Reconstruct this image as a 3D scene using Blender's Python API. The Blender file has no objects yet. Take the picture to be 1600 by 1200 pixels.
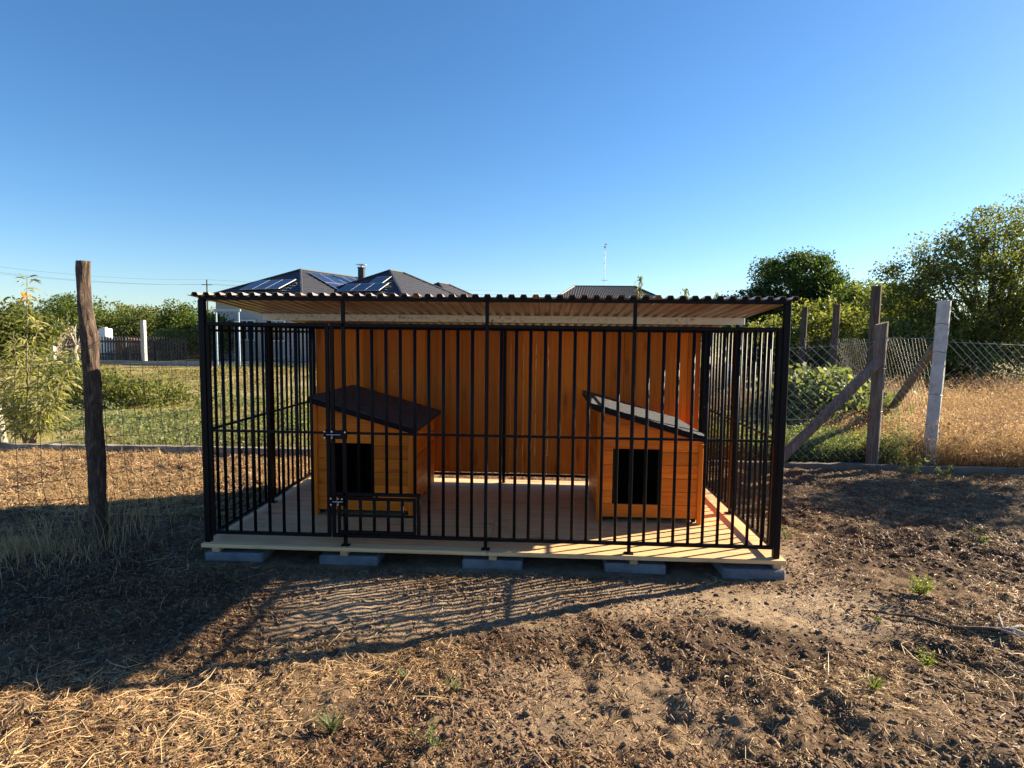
import bpy, math, random
import numpy as np
from mathutils import Vector, Matrix, Euler
random.seed(7); rng = np.random.default_rng(7)
S = bpy.context.scene
COL = S.collection
R = math.radians

# ------------------------------------------------------------------ camera
CAMLOC = np.array([.3851, -4.1032, 1.5047])
YAW, PITCH, ROLL, FPX = -.0513, -.0811, .0109, 937.48
cam = bpy.data.cameras.new('camera'); camo = bpy.data.objects.new('camera', cam); COL.objects.link(camo)
_fw = np.array([math.sin(YAW)*math.cos(PITCH), math.cos(YAW)*math.cos(PITCH), math.sin(PITCH)])
_r0 = np.array([math.cos(YAW), -math.sin(YAW), 0.]); _u0 = np.cross(_r0, _fw)
_r = math.cos(ROLL)*_r0 + math.sin(ROLL)*_u0; _u = -math.sin(ROLL)*_r0 + math.cos(ROLL)*_u0
camo.matrix_world = Matrix(((_r[0], _u[0], -_fw[0], CAMLOC[0]), (_r[1], _u[1], -_fw[1], CAMLOC[1]),
                            (_r[2], _u[2], -_fw[2], CAMLOC[2]), (0, 0, 0, 1)))
cam.sensor_width = 36; cam.lens = FPX/1600*36; cam.clip_start = .05; cam.clip_end = 4000
S.camera = camo

def at(x, y, Y):
    """world point at depth Y seen in direction of photo pixel (used only as a measuring aid)"""
    d = _fw + _r*(x-800)/FPX - _u*(y-600)/FPX
    t = (Y-CAMLOC[1])/d[1]
    return CAMLOC + t*d

# ------------------------------------------------------------------ light
SUN_EL, SUN_AZ = R(25.2), R(24.7)            # azimuth measured from +X towards +Y
w = bpy.data.worlds.new('World'); S.world = w; w.use_nodes = True
nt = w.node_tree; bg = nt.nodes['Background']
sky = nt.nodes.new('ShaderNodeTexSky'); sky.sky_type = 'NISHITA'; sky.sun_disc = False
sky.sun_elevation = SUN_EL; sky.sun_rotation = R(90)-SUN_AZ
sky.altitude = 100; sky.air_density = 1.0; sky.dust_density = .3; sky.ozone_density = 4.8
hs = nt.nodes.new('ShaderNodeHueSaturation'); hs.inputs['Saturation'].default_value = 1.14
nt.links.new(sky.outputs[0], hs.inputs['Color'])
nt.links.new(hs.outputs[0], bg.inputs[0]); bg.inputs[1].default_value = .056
sl = bpy.data.lights.new('sun', 'SUN'); sl.energy = 5.0; sl.angle = R(.5); sl.color = (1, .85, .62)
so = bpy.data.objects.new('sun', sl); COL.objects.link(so)
sd = Vector((math.cos(SUN_EL)*math.cos(SUN_AZ), math.cos(SUN_EL)*math.sin(SUN_AZ), math.sin(SUN_EL)))
so.rotation_euler = sd.to_track_quat('Z', 'Y').to_euler(); so.location = (20, 10, 12)
S.view_settings.view_transform = 'Standard'; S.view_settings.look = 'None'
S.view_settings.exposure = 1.74; S.view_settings.gamma = 1; S.view_settings.use_curve_mapping = False

# ------------------------------------------------------------------ materials
def new_mat(name):
    m = bpy.data.materials.new(name); m.use_nodes = True
    n = m.node_tree; b = n.nodes['Principled BSDF']
    return m, n, b
def ramp(n, fac, stops):
    r = n.nodes.new('ShaderNodeValToRGB'); n.links.new(fac, r.inputs[0])
    e = r.color_ramp.elements
    while len(e) > 1: e.remove(e[-1])
    e[0].position, e[0].color = stops[0][0], (*stops[0][1], 1)
    for p, c in stops[1:]:
        k = e.new(p); k.color = (*c, 1)
    return r.outputs[0]
def mix(n, fac, a, b, mode='MIX'):
    m = n.nodes.new('ShaderNodeMix'); m.data_type = 'RGBA'; m.blend_type = mode
    for s, v in ((0, fac), (6, a), (7, b)):
        if hasattr(v, 'node'): n.links.new(v, m.inputs[s])
        elif s == 0: m.inputs[0].default_value = v
        else: m.inputs[s].default_value = (*v, 1)
    return m.outputs[2]
def math_n(n, op, a, b=None, clamp=False):
    m = n.nodes.new('ShaderNodeMath'); m.operation = op; m.use_clamp = clamp
    for i, v in enumerate((a, b)):
        if v is None: continue
        if hasattr(v, 'node'): n.links.new(v, m.inputs[i])
        else: m.inputs[i].default_value = v
    return m.outputs[0]
def noise(n, vec, scale, detail=4, rough=.55, dist=0):
    t = n.nodes.new('ShaderNodeTexNoise'); t.inputs['Scale'].default_value = scale
    t.inputs['Detail'].default_value = detail; t.inputs['Roughness'].default_value = rough
    t.inputs['Distortion'].default_value = dist
    if vec is not None: n.links.new(vec, t.inputs['Vector'])
    return t.outputs[0]
def coords(n, scale=(1, 1, 1), rnd=True, kind='Object'):
    tc = n.nodes.new('ShaderNodeTexCoord'); mp = n.nodes.new('ShaderNodeMapping')
    mp.inputs['Scale'].default_value = scale; v = tc.outputs[kind]
    if rnd:
        oi = n.nodes.new('ShaderNodeObjectInfo'); a = n.nodes.new('ShaderNodeVectorMath'); a.operation = 'MULTIPLY_ADD'
        n.links.new(oi.outputs['Random'], a.inputs[0]); a.inputs[1].default_value = (17, 23, 31)
        n.links.new(v, a.inputs[2]); v = a.outputs[0]
    n.links.new(v, mp.inputs['Vector']); return mp.outputs[0]
def bump(n, b, h, strength=.3, dist=.01):
    k = n.nodes.new('ShaderNodeBump'); k.inputs['Strength'].default_value = strength; k.inputs['Distance'].default_value = dist
    n.links.new(h, k.inputs['Height']); n.links.new(k.outputs[0], b.inputs['Normal'])

def wood(name, c1, c2, c3, axis='z', rough=.55, knots=True, var=.25, gs=1.):
    """grain runs along axis"""
    m, n, b = new_mat(name)
    sc = {'x': (1.2, 28, 28), 'y': (28, 1.2, 28), 'z': (28, 28, 1.2)}[axis]
    v = coords(n, tuple(s*gs for s in sc)); g = noise(n, v, 1.6, 6, .6, .6)
    col = ramp(n, g, ((.25, c3), (.45, c2), (.62, c1), (.8, c2)))
    sc2 = {'x': (1.6, 7, 7), 'y': (7, 1.6, 7), 'z': (7, 7, 1.6)}[axis]
    if knots:
        v2 = coords(n, sc2); vo = n.nodes.new('ShaderNodeTexVoronoi'); vo.inputs['Scale'].default_value = 1.0
        n.links.new(v2, vo.inputs['Vector'])
        k = ramp(n, vo.outputs['Distance'], ((0, (1, 1, 1)), (.11, (.9, .9, .9)), (.15, (.3, .3, .3)), (.28, (0, 0, 0))))
        col = mix(n, math_n(n, 'MULTIPLY', k, .5), col, tuple(x*.35 for x in c3))
    oi = n.nodes.new('ShaderNodeObjectInfo')
    f = math_n(n, 'ADD', math_n(n, 'MULTIPLY', oi.outputs['Random'], 2*var), 1-var)
    vv = n.nodes.new('ShaderNodeVectorMath'); vv.operation = 'SCALE'
    n.links.new(col, vv.inputs[0]); n.links.new(f, vv.inputs['Scale'])
    n.links.new(vv.outputs[0], b.inputs['Base Color']); b.inputs['Roughness'].default_value = rough; b.inputs['Specular IOR Level'].default_value = .2
    bump(n, b, g, .25, .003)
    return m
def plain(name, c, rough=.6, metal=0., var=.15, scale=12, bmp=.15, bd=.003, spec=.5):
    m, n, b = new_mat(name); v = coords(n)
    g = noise(n, v, scale, 5)
    col = ramp(n, g, ((.3, tuple(x*(1-var) for x in c)), (.7, tuple(min(1, x*(1+var)) for x in c))))
    n.links.new(col, b.inputs['Base Color']); b.inputs['Roughness'].default_value = rough; b.inputs['Metallic'].default_value = metal
    b.inputs['Specular IOR Level'].default_value = spec
    if bmp: bump(n, b, noise(n, v, scale*4, 5), bmp, bd)
    return m
def foliage(name, c1, c2, c3=None, trans=.5, rough=.55, tcol=None):
    """thin leaves/blades: colour per island, light passing through"""
    m, n, b = new_mat(name)
    g = n.nodes.new('ShaderNodeNewGeometry')
    st = [(0, c1), (.55, c2)] + ([(1, c3)] if c3 else [])
    col = ramp(n, g.outputs['Random Per Island'], st)
    n.links.new(col, b.inputs['Base Color']); b.inputs['Roughness'].default_value = rough
    b.inputs['Specular IOR Level'].default_value = .25
    t = n.nodes.new('ShaderNodeBsdfTranslucent')
    tc = mix(n, 1.0, col, tcol or (1.5, 1.5, .6), 'MULTIPLY'); n.links.new(tc, t.inputs[0])
    ms = n.nodes.new('ShaderNodeMixShader'); ms.inputs[0].default_value = trans
    n.links.new(b.outputs[0], ms.inputs[1]); n.links.new(t.outputs[0], ms.inputs[2])
    n.links.new(ms.outputs[0], n.nodes['Material Output'].inputs[0])
    return m

M = {}
M['stain_v'] = wood('orange_stain_vertical', (.76, .205, .015), (.69, .172, .012), (.54, .118, .009), 'z', .45)
M['stain_x'] = wood('orange_stain_horizontal', (.78, .205, .018), (.70, .17, .013), (.55, .115, .009), 'x', .45)
M['stain_y'] = wood('orange_stain_depth', (.76, .195, .016), (.66, .155, .011), (.48, .10, .008), 'y', .45)
M['deck'] = wood('shuttering_board', (.76, .51, .27), (.68, .43, .215), (.48, .265, .13), 'x', .5, var=.06, gs=.6)
def deck_dirt(m):
    n = m.node_tree; b = n.nodes['Principled BSDF']; l = b.inputs['Base Color'].links[0].from_socket
    v = coords(n, (1, 1, 1), False, 'Object'); d = noise(n, v, 2.3, 7, .72); g = noise(n, v, 21, 5, .7)
    k = math_n(n, 'MULTIPLY', ramp(n, d, ((.52, (0, 0, 0)), (.75, (1, 1, 1)))), ramp(n, g, ((.4, (.2, .2, .2)), (.65, (1, 1, 1)))))
    n.links.new(mix(n, math_n(n, 'MULTIPLY', k, .7), l, (.20, .13, .08)), b.inputs['Base Color'])
deck_dirt(M['deck'])
M['joist'] = wood('joist_wood', (.55, .38, .2), (.45, .3, .15), (.3, .18, .09), 'y', .6)
M['black'] = plain('black_powder_coat', (.0035, .004, .006), .5, 0, .2, 6, .05, .001, spec=.16)
M['silver'] = plain('zinc_screws', (.75, .75, .73), .3, .8, .05)
M['felt'] = None
def felt():
    m, n, b = new_mat('mineral_felt')
    v = coords(n, (1, 1, 1), False); g = noise(n, v, 260, 3, .7)
    v2 = coords(n, (3, 40, 3), False); l = noise(n, v2, 2.2, 4, .6)
    c = ramp(n, g, ((.3, (.03, .036, .05)), (.7, (.14, .15, .165))))
    c = mix(n, ramp(n, l, ((.5, (0, 0, 0)), (.62, (1, 1, 1)))), c, (.025, .028, .035))
    n.links.new(c, b.inputs['Base Color']); b.inputs['Roughness'].default_value = .62; b.inputs['Specular IOR Level'].default_value = .35; bump(n, b, g, .35, .003)
    return m
M['felt'] = felt()
M['dark_inside'] = plain('shade_dark_board', (.016, .010, .006), .9)  # near-black colour stands in for the shade inside the dog houses
M['concrete'] = plain('concrete', (.30, .29, .27), .9, 0, .22, 9, .5, .006)
M['bluecrete'] = plain('grey_paving_concrete', (.14, .15, .165), .9, 0, .35, 7, .9, .006)
def kerbmat():
    m, n, b = new_mat('weathered_kerb_concrete'); v = coords(n, rnd=False); g = noise(n, v, 3, 6, .65)
    c = ramp(n, g, ((.3, (.07, .065, .055)), (.5, (.20, .18, .15)), (.7, (.42, .39, .34))))
    n.links.new(c, b.inputs['Base Color']); b.inputs['Roughness'].default_value = .95; bump(n, b, noise(n, v, 40, 6), .7, .01)
    return m
M['kerb'] = kerbmat()
M['kerb_dark'] = plain('dark_kerb_concrete', (.13, .12, .10), .95, 0, .4, 4, .7, .01)  # darker brown-grey concrete for the right-hand slabs
def sheet():
    m, n, b = new_mat('painted_steel_sheet'); v = coords(n, (6, .6, 6)); g = noise(n, v, 1.2, 6, .6)
    c = ramp(n, g, ((.35, (.32, .22, .16)), (.55, (.50, .40, .33)), (.75, (.62, .55, .48))))
    n.links.new(c, b.inputs['Base Color']); b.inputs['Roughness'].default_value = .3; b.inputs['Metallic'].default_value = .35
    return m
M['sheet'] = sheet()
def beamm():
    m, n, b = new_mat('whitewashed_beam'); v = coords(n, (1, 1, 1), False); g = noise(n, v, 30, 5, .7)
    h = noise(n, coords(n, (1.3, 1, 1), False), 1.7, 3)
    sp = math_n(n, 'MULTIPLY', ramp(n, g, ((.52, (0, 0, 0)), (.66, (1, 1, 1)))), ramp(n, h, ((.4, (.15, .15, .15)), (.66, (1, 1, 1)))))
    c = mix(n, sp, (.80, .80, .76), (.17, .16, .10)); n.links.new(c, b.inputs['Base Color']); b.inputs['Roughness'].default_value = .7
    return m
M['beam'] = beamm()
def bark(name, c1, c2, z=3.):
    m, n, b = new_mat(name); v = coords(n, (16, 16, z), False); g = noise(n, v, 2.2, 8, .68, .9)
    c = ramp(n, g, ((.3, tuple(x*.35 for x in c1)), (.5, c1), (.72, c2)))
    n.links.new(c, b.inputs['Base Color']); b.inputs['Roughness'].default_value = .95; bump(n, b, g, 1, .02)
    return m
M['bark'] = bark('gnarled_bark', (.075, .048, .033), (.26, .185, .135))
M['greywood'] = bark('weathered_post_wood', (.16, .125, .10), (.33, .27, .225), 1.2)
M['darkwood'] = bark('dark_post_wood', (.085, .06, .045), (.19, .14, .11), 1.2)
M['trunk'] = bark('tree_trunk', (.09, .07, .05), (.2, .16, .12), 2)
M['paletrunk'] = bark('pale_trunk', (.42, .38, .32), (.68, .64, .58), 2)
M['wire'] = plain('rusty_dark_wire', (.10, .085, .07), .5, .5)
M['zinc'] = plain('galvanised_wire', (.52, .52, .50), .35, .7)
M['concpost'] = plain('old_concrete_post', (.46, .45, .43), .9, 0, .25, 10, .6, .006)
M['tile'] = plain('dark_roof_tile', (.030, .031, .038), .55, 0, .25, 3)
M['solar'] = plain('solar_glass', (.02, .03, .07), .12, 0, .1, 2, 0)
M['alu'] = plain('aluminium_trim', (.6, .6, .62), .35, .7)
M['wallgrey'] = plain('rendered_wall', (.40, .39, .37), .9, 0, .05)
M['whitep'] = plain('white_paint', (.75, .77, .8), .5, 0, .04)
M['bluep'] = plain('pale_blue_paint', (.28, .38, .48), .5, 0, .04)
M['glass'] = plain('window_glass', (.03, .04, .05), .08, 0, .1, 3, 0)
M['picket'] = plain('dark_picket_paint', (.035, .036, .038), .7, 0, .2)
M['brick'] = plain('orange_brick', (.42, .2, .11), .9, 0, .3, 3)
M['plastic'] = plain('blue_white_plastic', (.15, .3, .75), .4)
M['tree_dark'] = foliage('dark_leaves', (.020, .040, .015), (.038, .070, .022), (.095, .14, .03), .42)
M['tree_mid'] = foliage('mid_green_leaves', (.04, .066, .018), (.08, .12, .03), (.17, .20, .06), .5)
M['tree_olive'] = foliage('olive_leaves', (.055, .075, .022), (.11, .135, .038), (.22, .22, .08), .5)
M['tree_lit'] = foliage('yellow_green_leaves', (.07, .09, .024), (.125, .145, .042), (.24, .235, .085), .5)
M['peach'] = foliage('pale_willow_leaves', (.13, .15, .055), (.26, .26, .11), (.46, .40, .20), .5)
M['orange_leaf'] = foliage('orange_leaves', (.55, .24, .03), (.7, .36, .05), None, .5)
M['dry'] = foliage('dry_golden_grass', (.28, .18, .09), (.50, .345, .18), (.70, .54, .32), .45, tcol=(1.2, 1.1, .85))
M['drybrown'] = foliage('dry_brown_grass', (.12, .08, .052), (.26, .18, .115), (.42, .31, .20), .4, tcol=(1.3, 1.1, .8))
M['grass_yg'] = foliage('yellow_green_grass', (.12, .12, .045), (.24, .20, .085), (.42, .31, .15), .4, tcol=(1.2, 1.15, .7))
M['weed'] = foliage('grey_green_weeds', (.075, .10, .055), (.14, .17, .085), (.26, .28, .15), .45)
M['weed_bright'] = foliage('fresh_green_leaves', (.10, .13, .04), (.16, .20, .06), (.27, .31, .11), .5)
M['straw'] = foliage('straw_litter', (.22, .125, .055), (.44, .29, .14), (.68, .50, .29), .15, tcol=(1.1, 1, .8))
M['mulch'] = foliage('brown_mulch', (.045, .022, .012), (.16, .078, .038), (.38, .22, .115), .1, tcol=(1, 1, 1))
M['clod'] = plain('soil_clod', (.13, .082, .052), .95, 0, .4, 30, .6, .005)

# ------------------------------------------------------------------ helpers
def tag(o, label=None, cat=None, group=None, kind=None):
    for k, v in (('label', label), ('category', cat), ('group', group), ('kind', kind)):
        if v: o[k] = v
    return o
def mk(name, verts, faces, smooth=False):
    me = bpy.data.meshes.new(name); me.from_pydata([tuple(map(float, v)) for v in verts], [], faces); me.update()
    if smooth: me.polygons.foreach_set('use_smooth', [True]*len(me.polygons))
    return me
def link(name, me, m=None, parent=None, loc=(0, 0, 0), rot=(0, 0, 0), scale=(1, 1, 1)):
    o = bpy.data.objects.new(name, me); COL.objects.link(o)
    if m is not None and len(me.materials) == 0: me.materials.append(M[m] if isinstance(m, str) else m)
    if parent: o.parent = parent
    o.location = loc; o.rotation_euler = rot; o.scale = scale
    return o
def empty(name, loc, label, cat, group=None, rz=0):
    o = bpy.data.objects.new(name, None); COL.objects.link(o); o.location = loc; o.rotation_euler = (0, 0, rz)
    o.empty_display_size = .2
    return tag(o, label, cat, group)
class MB:
    def __init__(s): s.v = []; s.f = []
    def add(s, vs, fs):
        k = len(s.v); s.v += [tuple(map(float, v)) for v in vs]; s.f += [tuple(i+k for i in f) for f in fs]; return s
    def box(s, x0, x1, y0, y1, z0, z1, ch=0.):
        if ch <= 0:
            return s.add([(x, y, z) for z in (z0, z1) for y in (y0, y1) for x in (x0, x1)],
                  [(0, 2, 3, 1), (4, 5, 7, 6), (0, 1, 5, 4), (2, 6, 7, 3), (0, 4, 6, 2), (1, 3, 7, 5)])
        # bevelled box
        c = ch; vs = []; idx = {}
        for i, x in enumerate((x0, x1)):
            for j, y in enumerate((y0, y1)):
                for k, z in enumerate((z0, z1)):
                    sx, sy, sz = (1, -1)[i], (1, -1)[j], (1, -1)[k]
                    idx[i, j, k, 0] = len(vs); vs.append((x, y+sy*c, z+sz*c))
                    idx[i, j, k, 1] = len(vs); vs.append((x+sx*c, y, z+sz*c))
                    idx[i, j, k, 2] = len(vs); vs.append((x+sx*c, y+sy*c, z))
        fs = []
        I = lambda i, j, k, a: idx[i, j, k, a]
        for i in (0, 1): fs.append((I(i,0,0,0), I(i,1,0,0), I(i,1,1,0), I(i,0,1,0)))
        for j in (0, 1): fs.append((I(0,j,0,1), I(1,j,0,1), I(1,j,1,1), I(0,j,1,1)))
        for k in (0, 1): fs.append((I(0,0,k,2), I(1,0,k,2), I(1,1,k,2), I(0,1,k,2)))
        for i in (0, 1):
            for j in (0, 1): fs.append((I(i,j,0,0), I(i,j,1,0), I(i,j,1,1), I(i,j,0,1)))
        for i in (0, 1):
            for k in (0, 1): fs.append((I(i,0,k,0), I(i,1,k,0), I(i,1,k,2), I(i,0,k,2)))
        for j in (0, 1):
            for k in (0, 1): fs.append((I(0,j,k,1), I(1,j,k,1), I(1,j,k,2), I(0,j,k,2)))
        for i in (0, 1):
            for j in (0, 1):
                for k in (0, 1): fs.append((I(i,j,k,0), I(i,j,k,1), I(i,j,k,2)))
        return s.add(vs, fs)
    def tube(s, pts, rad, n=6, cap=True):
        pts = [np.array(p, float) for p in pts]; rs = rad if hasattr(rad, '__len__') else [rad]*len(pts)
        rings = []; up = None
        for i, p in enumerate(pts):
            d = pts[min(i+1, len(pts)-1)] - pts[max(i-1, 0)]; d = d/(np.linalg.norm(d)+1e-9)
            if up is None: up = np.array([0, 0, 1.]) if abs(d[2]) < .9 else np.array([1., 0, 0])
            a = np.cross(d, up); a /= np.linalg.norm(a)+1e-9; b = np.cross(a, d); up = b
            rings.append([p + rs[i]*(math.cos(t)*a+math.sin(t)*b) for t in np.linspace(0, 2*math.pi, n, endpoint=False)])
        vs = [v for r in rings for v in r]; fs = []
        for i in range(len(pts)-1):
            for j in range(n):
                fs.append((i*n+j, i*n+(j+1) % n, (i+1)*n+(j+1) % n, (i+1)*n+j))
        if cap: fs += [tuple(range(n))[::-1], tuple((len(pts)-1)*n+j for j in range(n))]
        return s.add(vs, fs)
    def mesh(s, name, smooth=False):
        me = mk(name, s.v, s.f, smooth)
        import bmesh
        bm = bmesh.new(); bm.from_mesh(me); bmesh.ops.recalc_face_normals(bm, faces=bm.faces); bm.to_mesh(me); bm.free()
        return me
    def build(s, name, m, parent=None, smooth=False, **k): return link(name, s.mesh(name, smooth), m, parent, **k)
def arr_mesh(name, V, F, m, parent=None, smooth=False):
    """V (n,3) array, F (k,q) index array with equal-size faces"""
    V = np.ascontiguousarray(V, dtype=np.float32); F = np.ascontiguousarray(F, dtype=np.int32)
    me = bpy.data.meshes.new(name); q = F.shape[1]
    me.vertices.add(len(V)); me.vertices.foreach_set('co', V.ravel())
    me.loops.add(F.size); me.loops.foreach_set('vertex_index', F.ravel())
    me.polygons.add(len(F)); me.polygons.foreach_set('loop_start', np.arange(0, F.size, q, dtype=np.int32))
    me.polygons.foreach_set('loop_total', np.full(len(F), q, dtype=np.int32))
    if smooth: me.polygons.foreach_set('use_smooth', np.ones(len(F), dtype=bool))
    me.update(calc_edges=True)
    return link(name, me, m, parent)
def unit(a): return a/(np.linalg.norm(a, axis=-1, keepdims=True)+1e-9)
def ribbons(P, Wd, side):
    """P (n,m,3) centre lines, Wd (n,m) half widths, side (n,3)"""
    n, m, _ = P.shape
    A = P - side[:, None]*Wd[..., None]; B = P + side[:, None]*Wd[..., None]
    V = np.stack([A, B], 2).reshape(-1, 3)
    base = (np.arange(n)*2*m)[:, None, None] + (np.arange(m-1)*2)[None, :, None]
    F = (base + np.array([0, 1, 3, 2])[None, None]).reshape(-1, 4)
    return V, F
def diamonds(C, D, Sd, L, Wd):
    """leaf quads: centre C, direction D, side Sd"""
    V = np.stack([C - D*L[:, None]/2, C + Sd*Wd[:, None]/2, C + D*L[:, None]/2, C - Sd*Wd[:, None]/2], 1).reshape(-1, 3)
    F = np.arange(len(C)*4).reshape(-1, 4)
    return V, F
def rdir(n): return unit(rng.normal(size=(n, 3)))
def perp(D): return unit(np.cross(D, rdir(len(D))))

# value noise (numpy)
def _vn(x, y, seed):
    xi = np.floor(x).astype(np.int64); yi = np.floor(y).astype(np.int64); fx = x-xi; fy = y-yi
    fx = fx*fx*(3-2*fx); fy = fy*fy*(3-2*fy)
    def h(a, b):
        k = (a*374761393 + b*668265263 + seed*974634777) & 0xffffffff
        k = ((k ^ (k >> 13))*1274126177) & 0xffffffff
        return ((k ^ (k >> 16)) & 0xffff)/65535.
    return (h(xi, yi)*(1-fx)+h(xi+1, yi)*fx)*(1-fy) + (h(xi, yi+1)*(1-fx)+h(xi+1, yi+1)*fx)*fy
def fbm(x, y, s, o=4, seed=1, g=.5):
    t = 0; a = 1; n = 0
    for i in range(o):
        t = t + a*_vn(x*s*2**i+i*17.3, y*s*2**i-i*9.1, seed+i); n += a; a *= g
    return t/n
def smooth(a, b, x): t = np.clip((x-a)/(b-a), 0, 1); return t*t*(3-2*t)

# ------------------------------------------------------------------ ground
GZ = -.105
def sandmask(x, y):
    a = .55*np.exp(-(((x-.45)/.62)**2 + ((y+1.45)/.62)**2)**1.5)
    b = smooth(-1.7, -.9, x)*(1-smooth(2.2, 2.8, x))*smooth(-1.15, -.75, y+.25*fbm(x, y, 1.3, 2, 77)*1.5-.15)*(1-.75*smooth(-.42, -.12, y))*(1-smooth(.2, .6, y))
    c = smooth(2.0, 2.2, x)*(1-smooth(2.2, 2.7, x))*smooth(-.5, -.1, y)*(1-smooth(.4, .9, y))*.7
    m = np.maximum(np.maximum(a, b), c)
    return np.clip(m + (fbm(x, y, 3.1, 4, 5)-.5)*1.1*(m > .03), 0, 1)
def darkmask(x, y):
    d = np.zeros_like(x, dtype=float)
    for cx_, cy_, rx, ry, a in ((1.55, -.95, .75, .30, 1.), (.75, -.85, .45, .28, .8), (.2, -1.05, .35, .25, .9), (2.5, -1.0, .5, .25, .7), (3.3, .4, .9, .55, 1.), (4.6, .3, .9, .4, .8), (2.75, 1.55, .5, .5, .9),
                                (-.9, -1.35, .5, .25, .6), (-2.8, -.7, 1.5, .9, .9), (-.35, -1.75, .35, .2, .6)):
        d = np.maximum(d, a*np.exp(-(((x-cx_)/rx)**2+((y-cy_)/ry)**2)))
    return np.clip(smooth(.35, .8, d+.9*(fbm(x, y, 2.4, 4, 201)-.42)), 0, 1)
def gh(x, y):
    x = np.asarray(x, float); y = np.asarray(y, float)
    near = (1-smooth(3.2, 4.5, y))
    sm = sandmask(x, y)
    big = (fbm(x, y, .35, 3, 11)-.5)*.10
    # raked ridges running down-right on the right-hand side
    u = (x*.62 + y*.78); v = (x*.78 - y*.62)
    rid = (fbm(u*3.2, v*.75, 1.0, 4, 21)-.5)
    left = (fbm((x*.75-y*.66)*4, (x*.66+y*.75)*.9, 1., 3, 31)-.5)
    wr = smooth(-.5, 1.2, x)
    mid = rid*.13*wr + left*.075*(1-wr)
    cl = (fbm(x, y, 5.5, 4, 41, .6)-.5)*.085
    cl = cl*(.35+.95*smooth(.42, .62, fbm(x, y, .9, 2, 51))+.5*darkmask(x, y))
    fine = (fbm(x, y, 20, 2, 61, .7)-.5)*.030
    tread = np.sin((x*.8+y*.6)*170)*np.sin((x*.6-y*.8)*170)*.0022*smooth(.5, .7, fbm(x, y, 1.7, 2, 71))*sm
    inside = smooth(-2.5, -2.2, x)*(1-smooth(2.25, 2.6, x))*smooth(-.75, -.3, y)*(1-smooth(2.2, 2.6, y))
    amp = near*(1-.45*sm)*(1-.75*inside)
    far = (fbm(x, y, .12, 3, 81)-.5)*.25*smooth(5, 12, y)*(1-smooth(60, 120, y))
    # shallow hollows (boot holes) in front
    pit = 0
    return GZ + big*near*(1-inside) + amp*(mid+cl+fine) + tread + far + pit - .02*inside

def ground_mat():
    m, n, b = new_mat('soil')
    v = coords(n, (1, 1, 1), False)
    at_s = n.nodes.new('ShaderNodeAttribute'); at_s.attribute_name = 'sand'
    at_g = n.nodes.new('ShaderNodeAttribute'); at_g.attribute_name = 'field'
    f1 = noise(n, v, 9, 8, .7); f2 = noise(n, v, 75, 6, .7); f3 = noise(n, v, 1.1, 4, .6)
    soil = ramp(n, f1, ((.3, (.05, .030, .017)), (.5, (.14, .088, .052)), (.66, (.28, .19, .115)), (.8, (.40, .285, .18))))
    sand = ramp(n, f2, ((.25, (.19, .132, .084)), (.5, (.36, .26, .170)), (.75, (.52, .40, .275))))
    soil = mix(n, math_n(n, 'MULTIPLY', f2, .5), soil, (.22, .15, .09))
    c = mix(n, at_s.outputs['Fac'], soil, sand)
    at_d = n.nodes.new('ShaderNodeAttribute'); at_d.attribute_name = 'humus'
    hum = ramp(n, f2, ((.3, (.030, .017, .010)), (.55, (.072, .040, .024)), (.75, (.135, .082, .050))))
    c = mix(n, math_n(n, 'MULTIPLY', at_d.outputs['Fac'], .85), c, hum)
    fld = ramp(n, noise(n, v, .6, 8, .7), ((.3, (.13, .125, .045)), (.46, (.26, .22, .09)), (.58, (.46, .34, .17)), (.8, (.42, .28, .15))))
    fld = mix(n, math_n(n, 'MULTIPLY', f1, .6), fld, (.12, .13, .045))
    c = mix(n, at_g.outputs['Fac'], c, fld)
    n.links.new(c, b.inputs['Base Color']); b.inputs['Roughness'].default_value = .97; b.inputs['Specular IOR Level'].default_value = .15
    h = math_n(n, 'ADD', math_n(n, 'MULTIPLY', noise(n, v, 45, 8, .75), .8), noise(n, v, 160, 4, .7))
    bump(n, b, h, .9, .014)
    return m
M['ground'] = ground_mat()
def axis_grid(lo, hi, fine_lo, fine_hi, fine, growth):
    a = list(np.arange(fine_lo, fine_hi+1e-6, fine)); s = fine
    while a[-1] < hi: s *= growth; a.append(min(a[-1]+s, hi))
    b = []; x = fine_lo; s = fine
    while x > lo: s *= growth; x = max(x-s, lo); b.append(x)
    return np.array(b[::-1]+a)
xs = axis_grid(-900, 900, -4.2, 5.0, .0165, 1.07); ys = axis_grid(-30, 1500, -2.4, 2.0, .0165, 1.065)
GX, GY = np.meshgrid(xs, ys); gx = GX.ravel(); gy = GY.ravel()
GV = np.stack([gx, gy, gh(gx, gy)], 1); nx = len(xs); ny = len(ys)
ii = (np.arange(ny-1)[:, None]*nx + np.arange(nx-1)[None]).ravel()
GF = np.stack([ii, ii+1, ii+nx+1, ii+nx], 1)
ground = arr_mesh('ground', GV, GF, 'ground', smooth=True); tag(ground, 'raked brown soil and dry field around the kennel', kind='structure')
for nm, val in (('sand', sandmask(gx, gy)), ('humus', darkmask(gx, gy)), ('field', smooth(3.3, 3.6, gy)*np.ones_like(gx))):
    a = ground.data.attributes.new(nm, 'FLOAT', 'POINT'); a.data.foreach_set('value', val.astype(np.float32))

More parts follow.
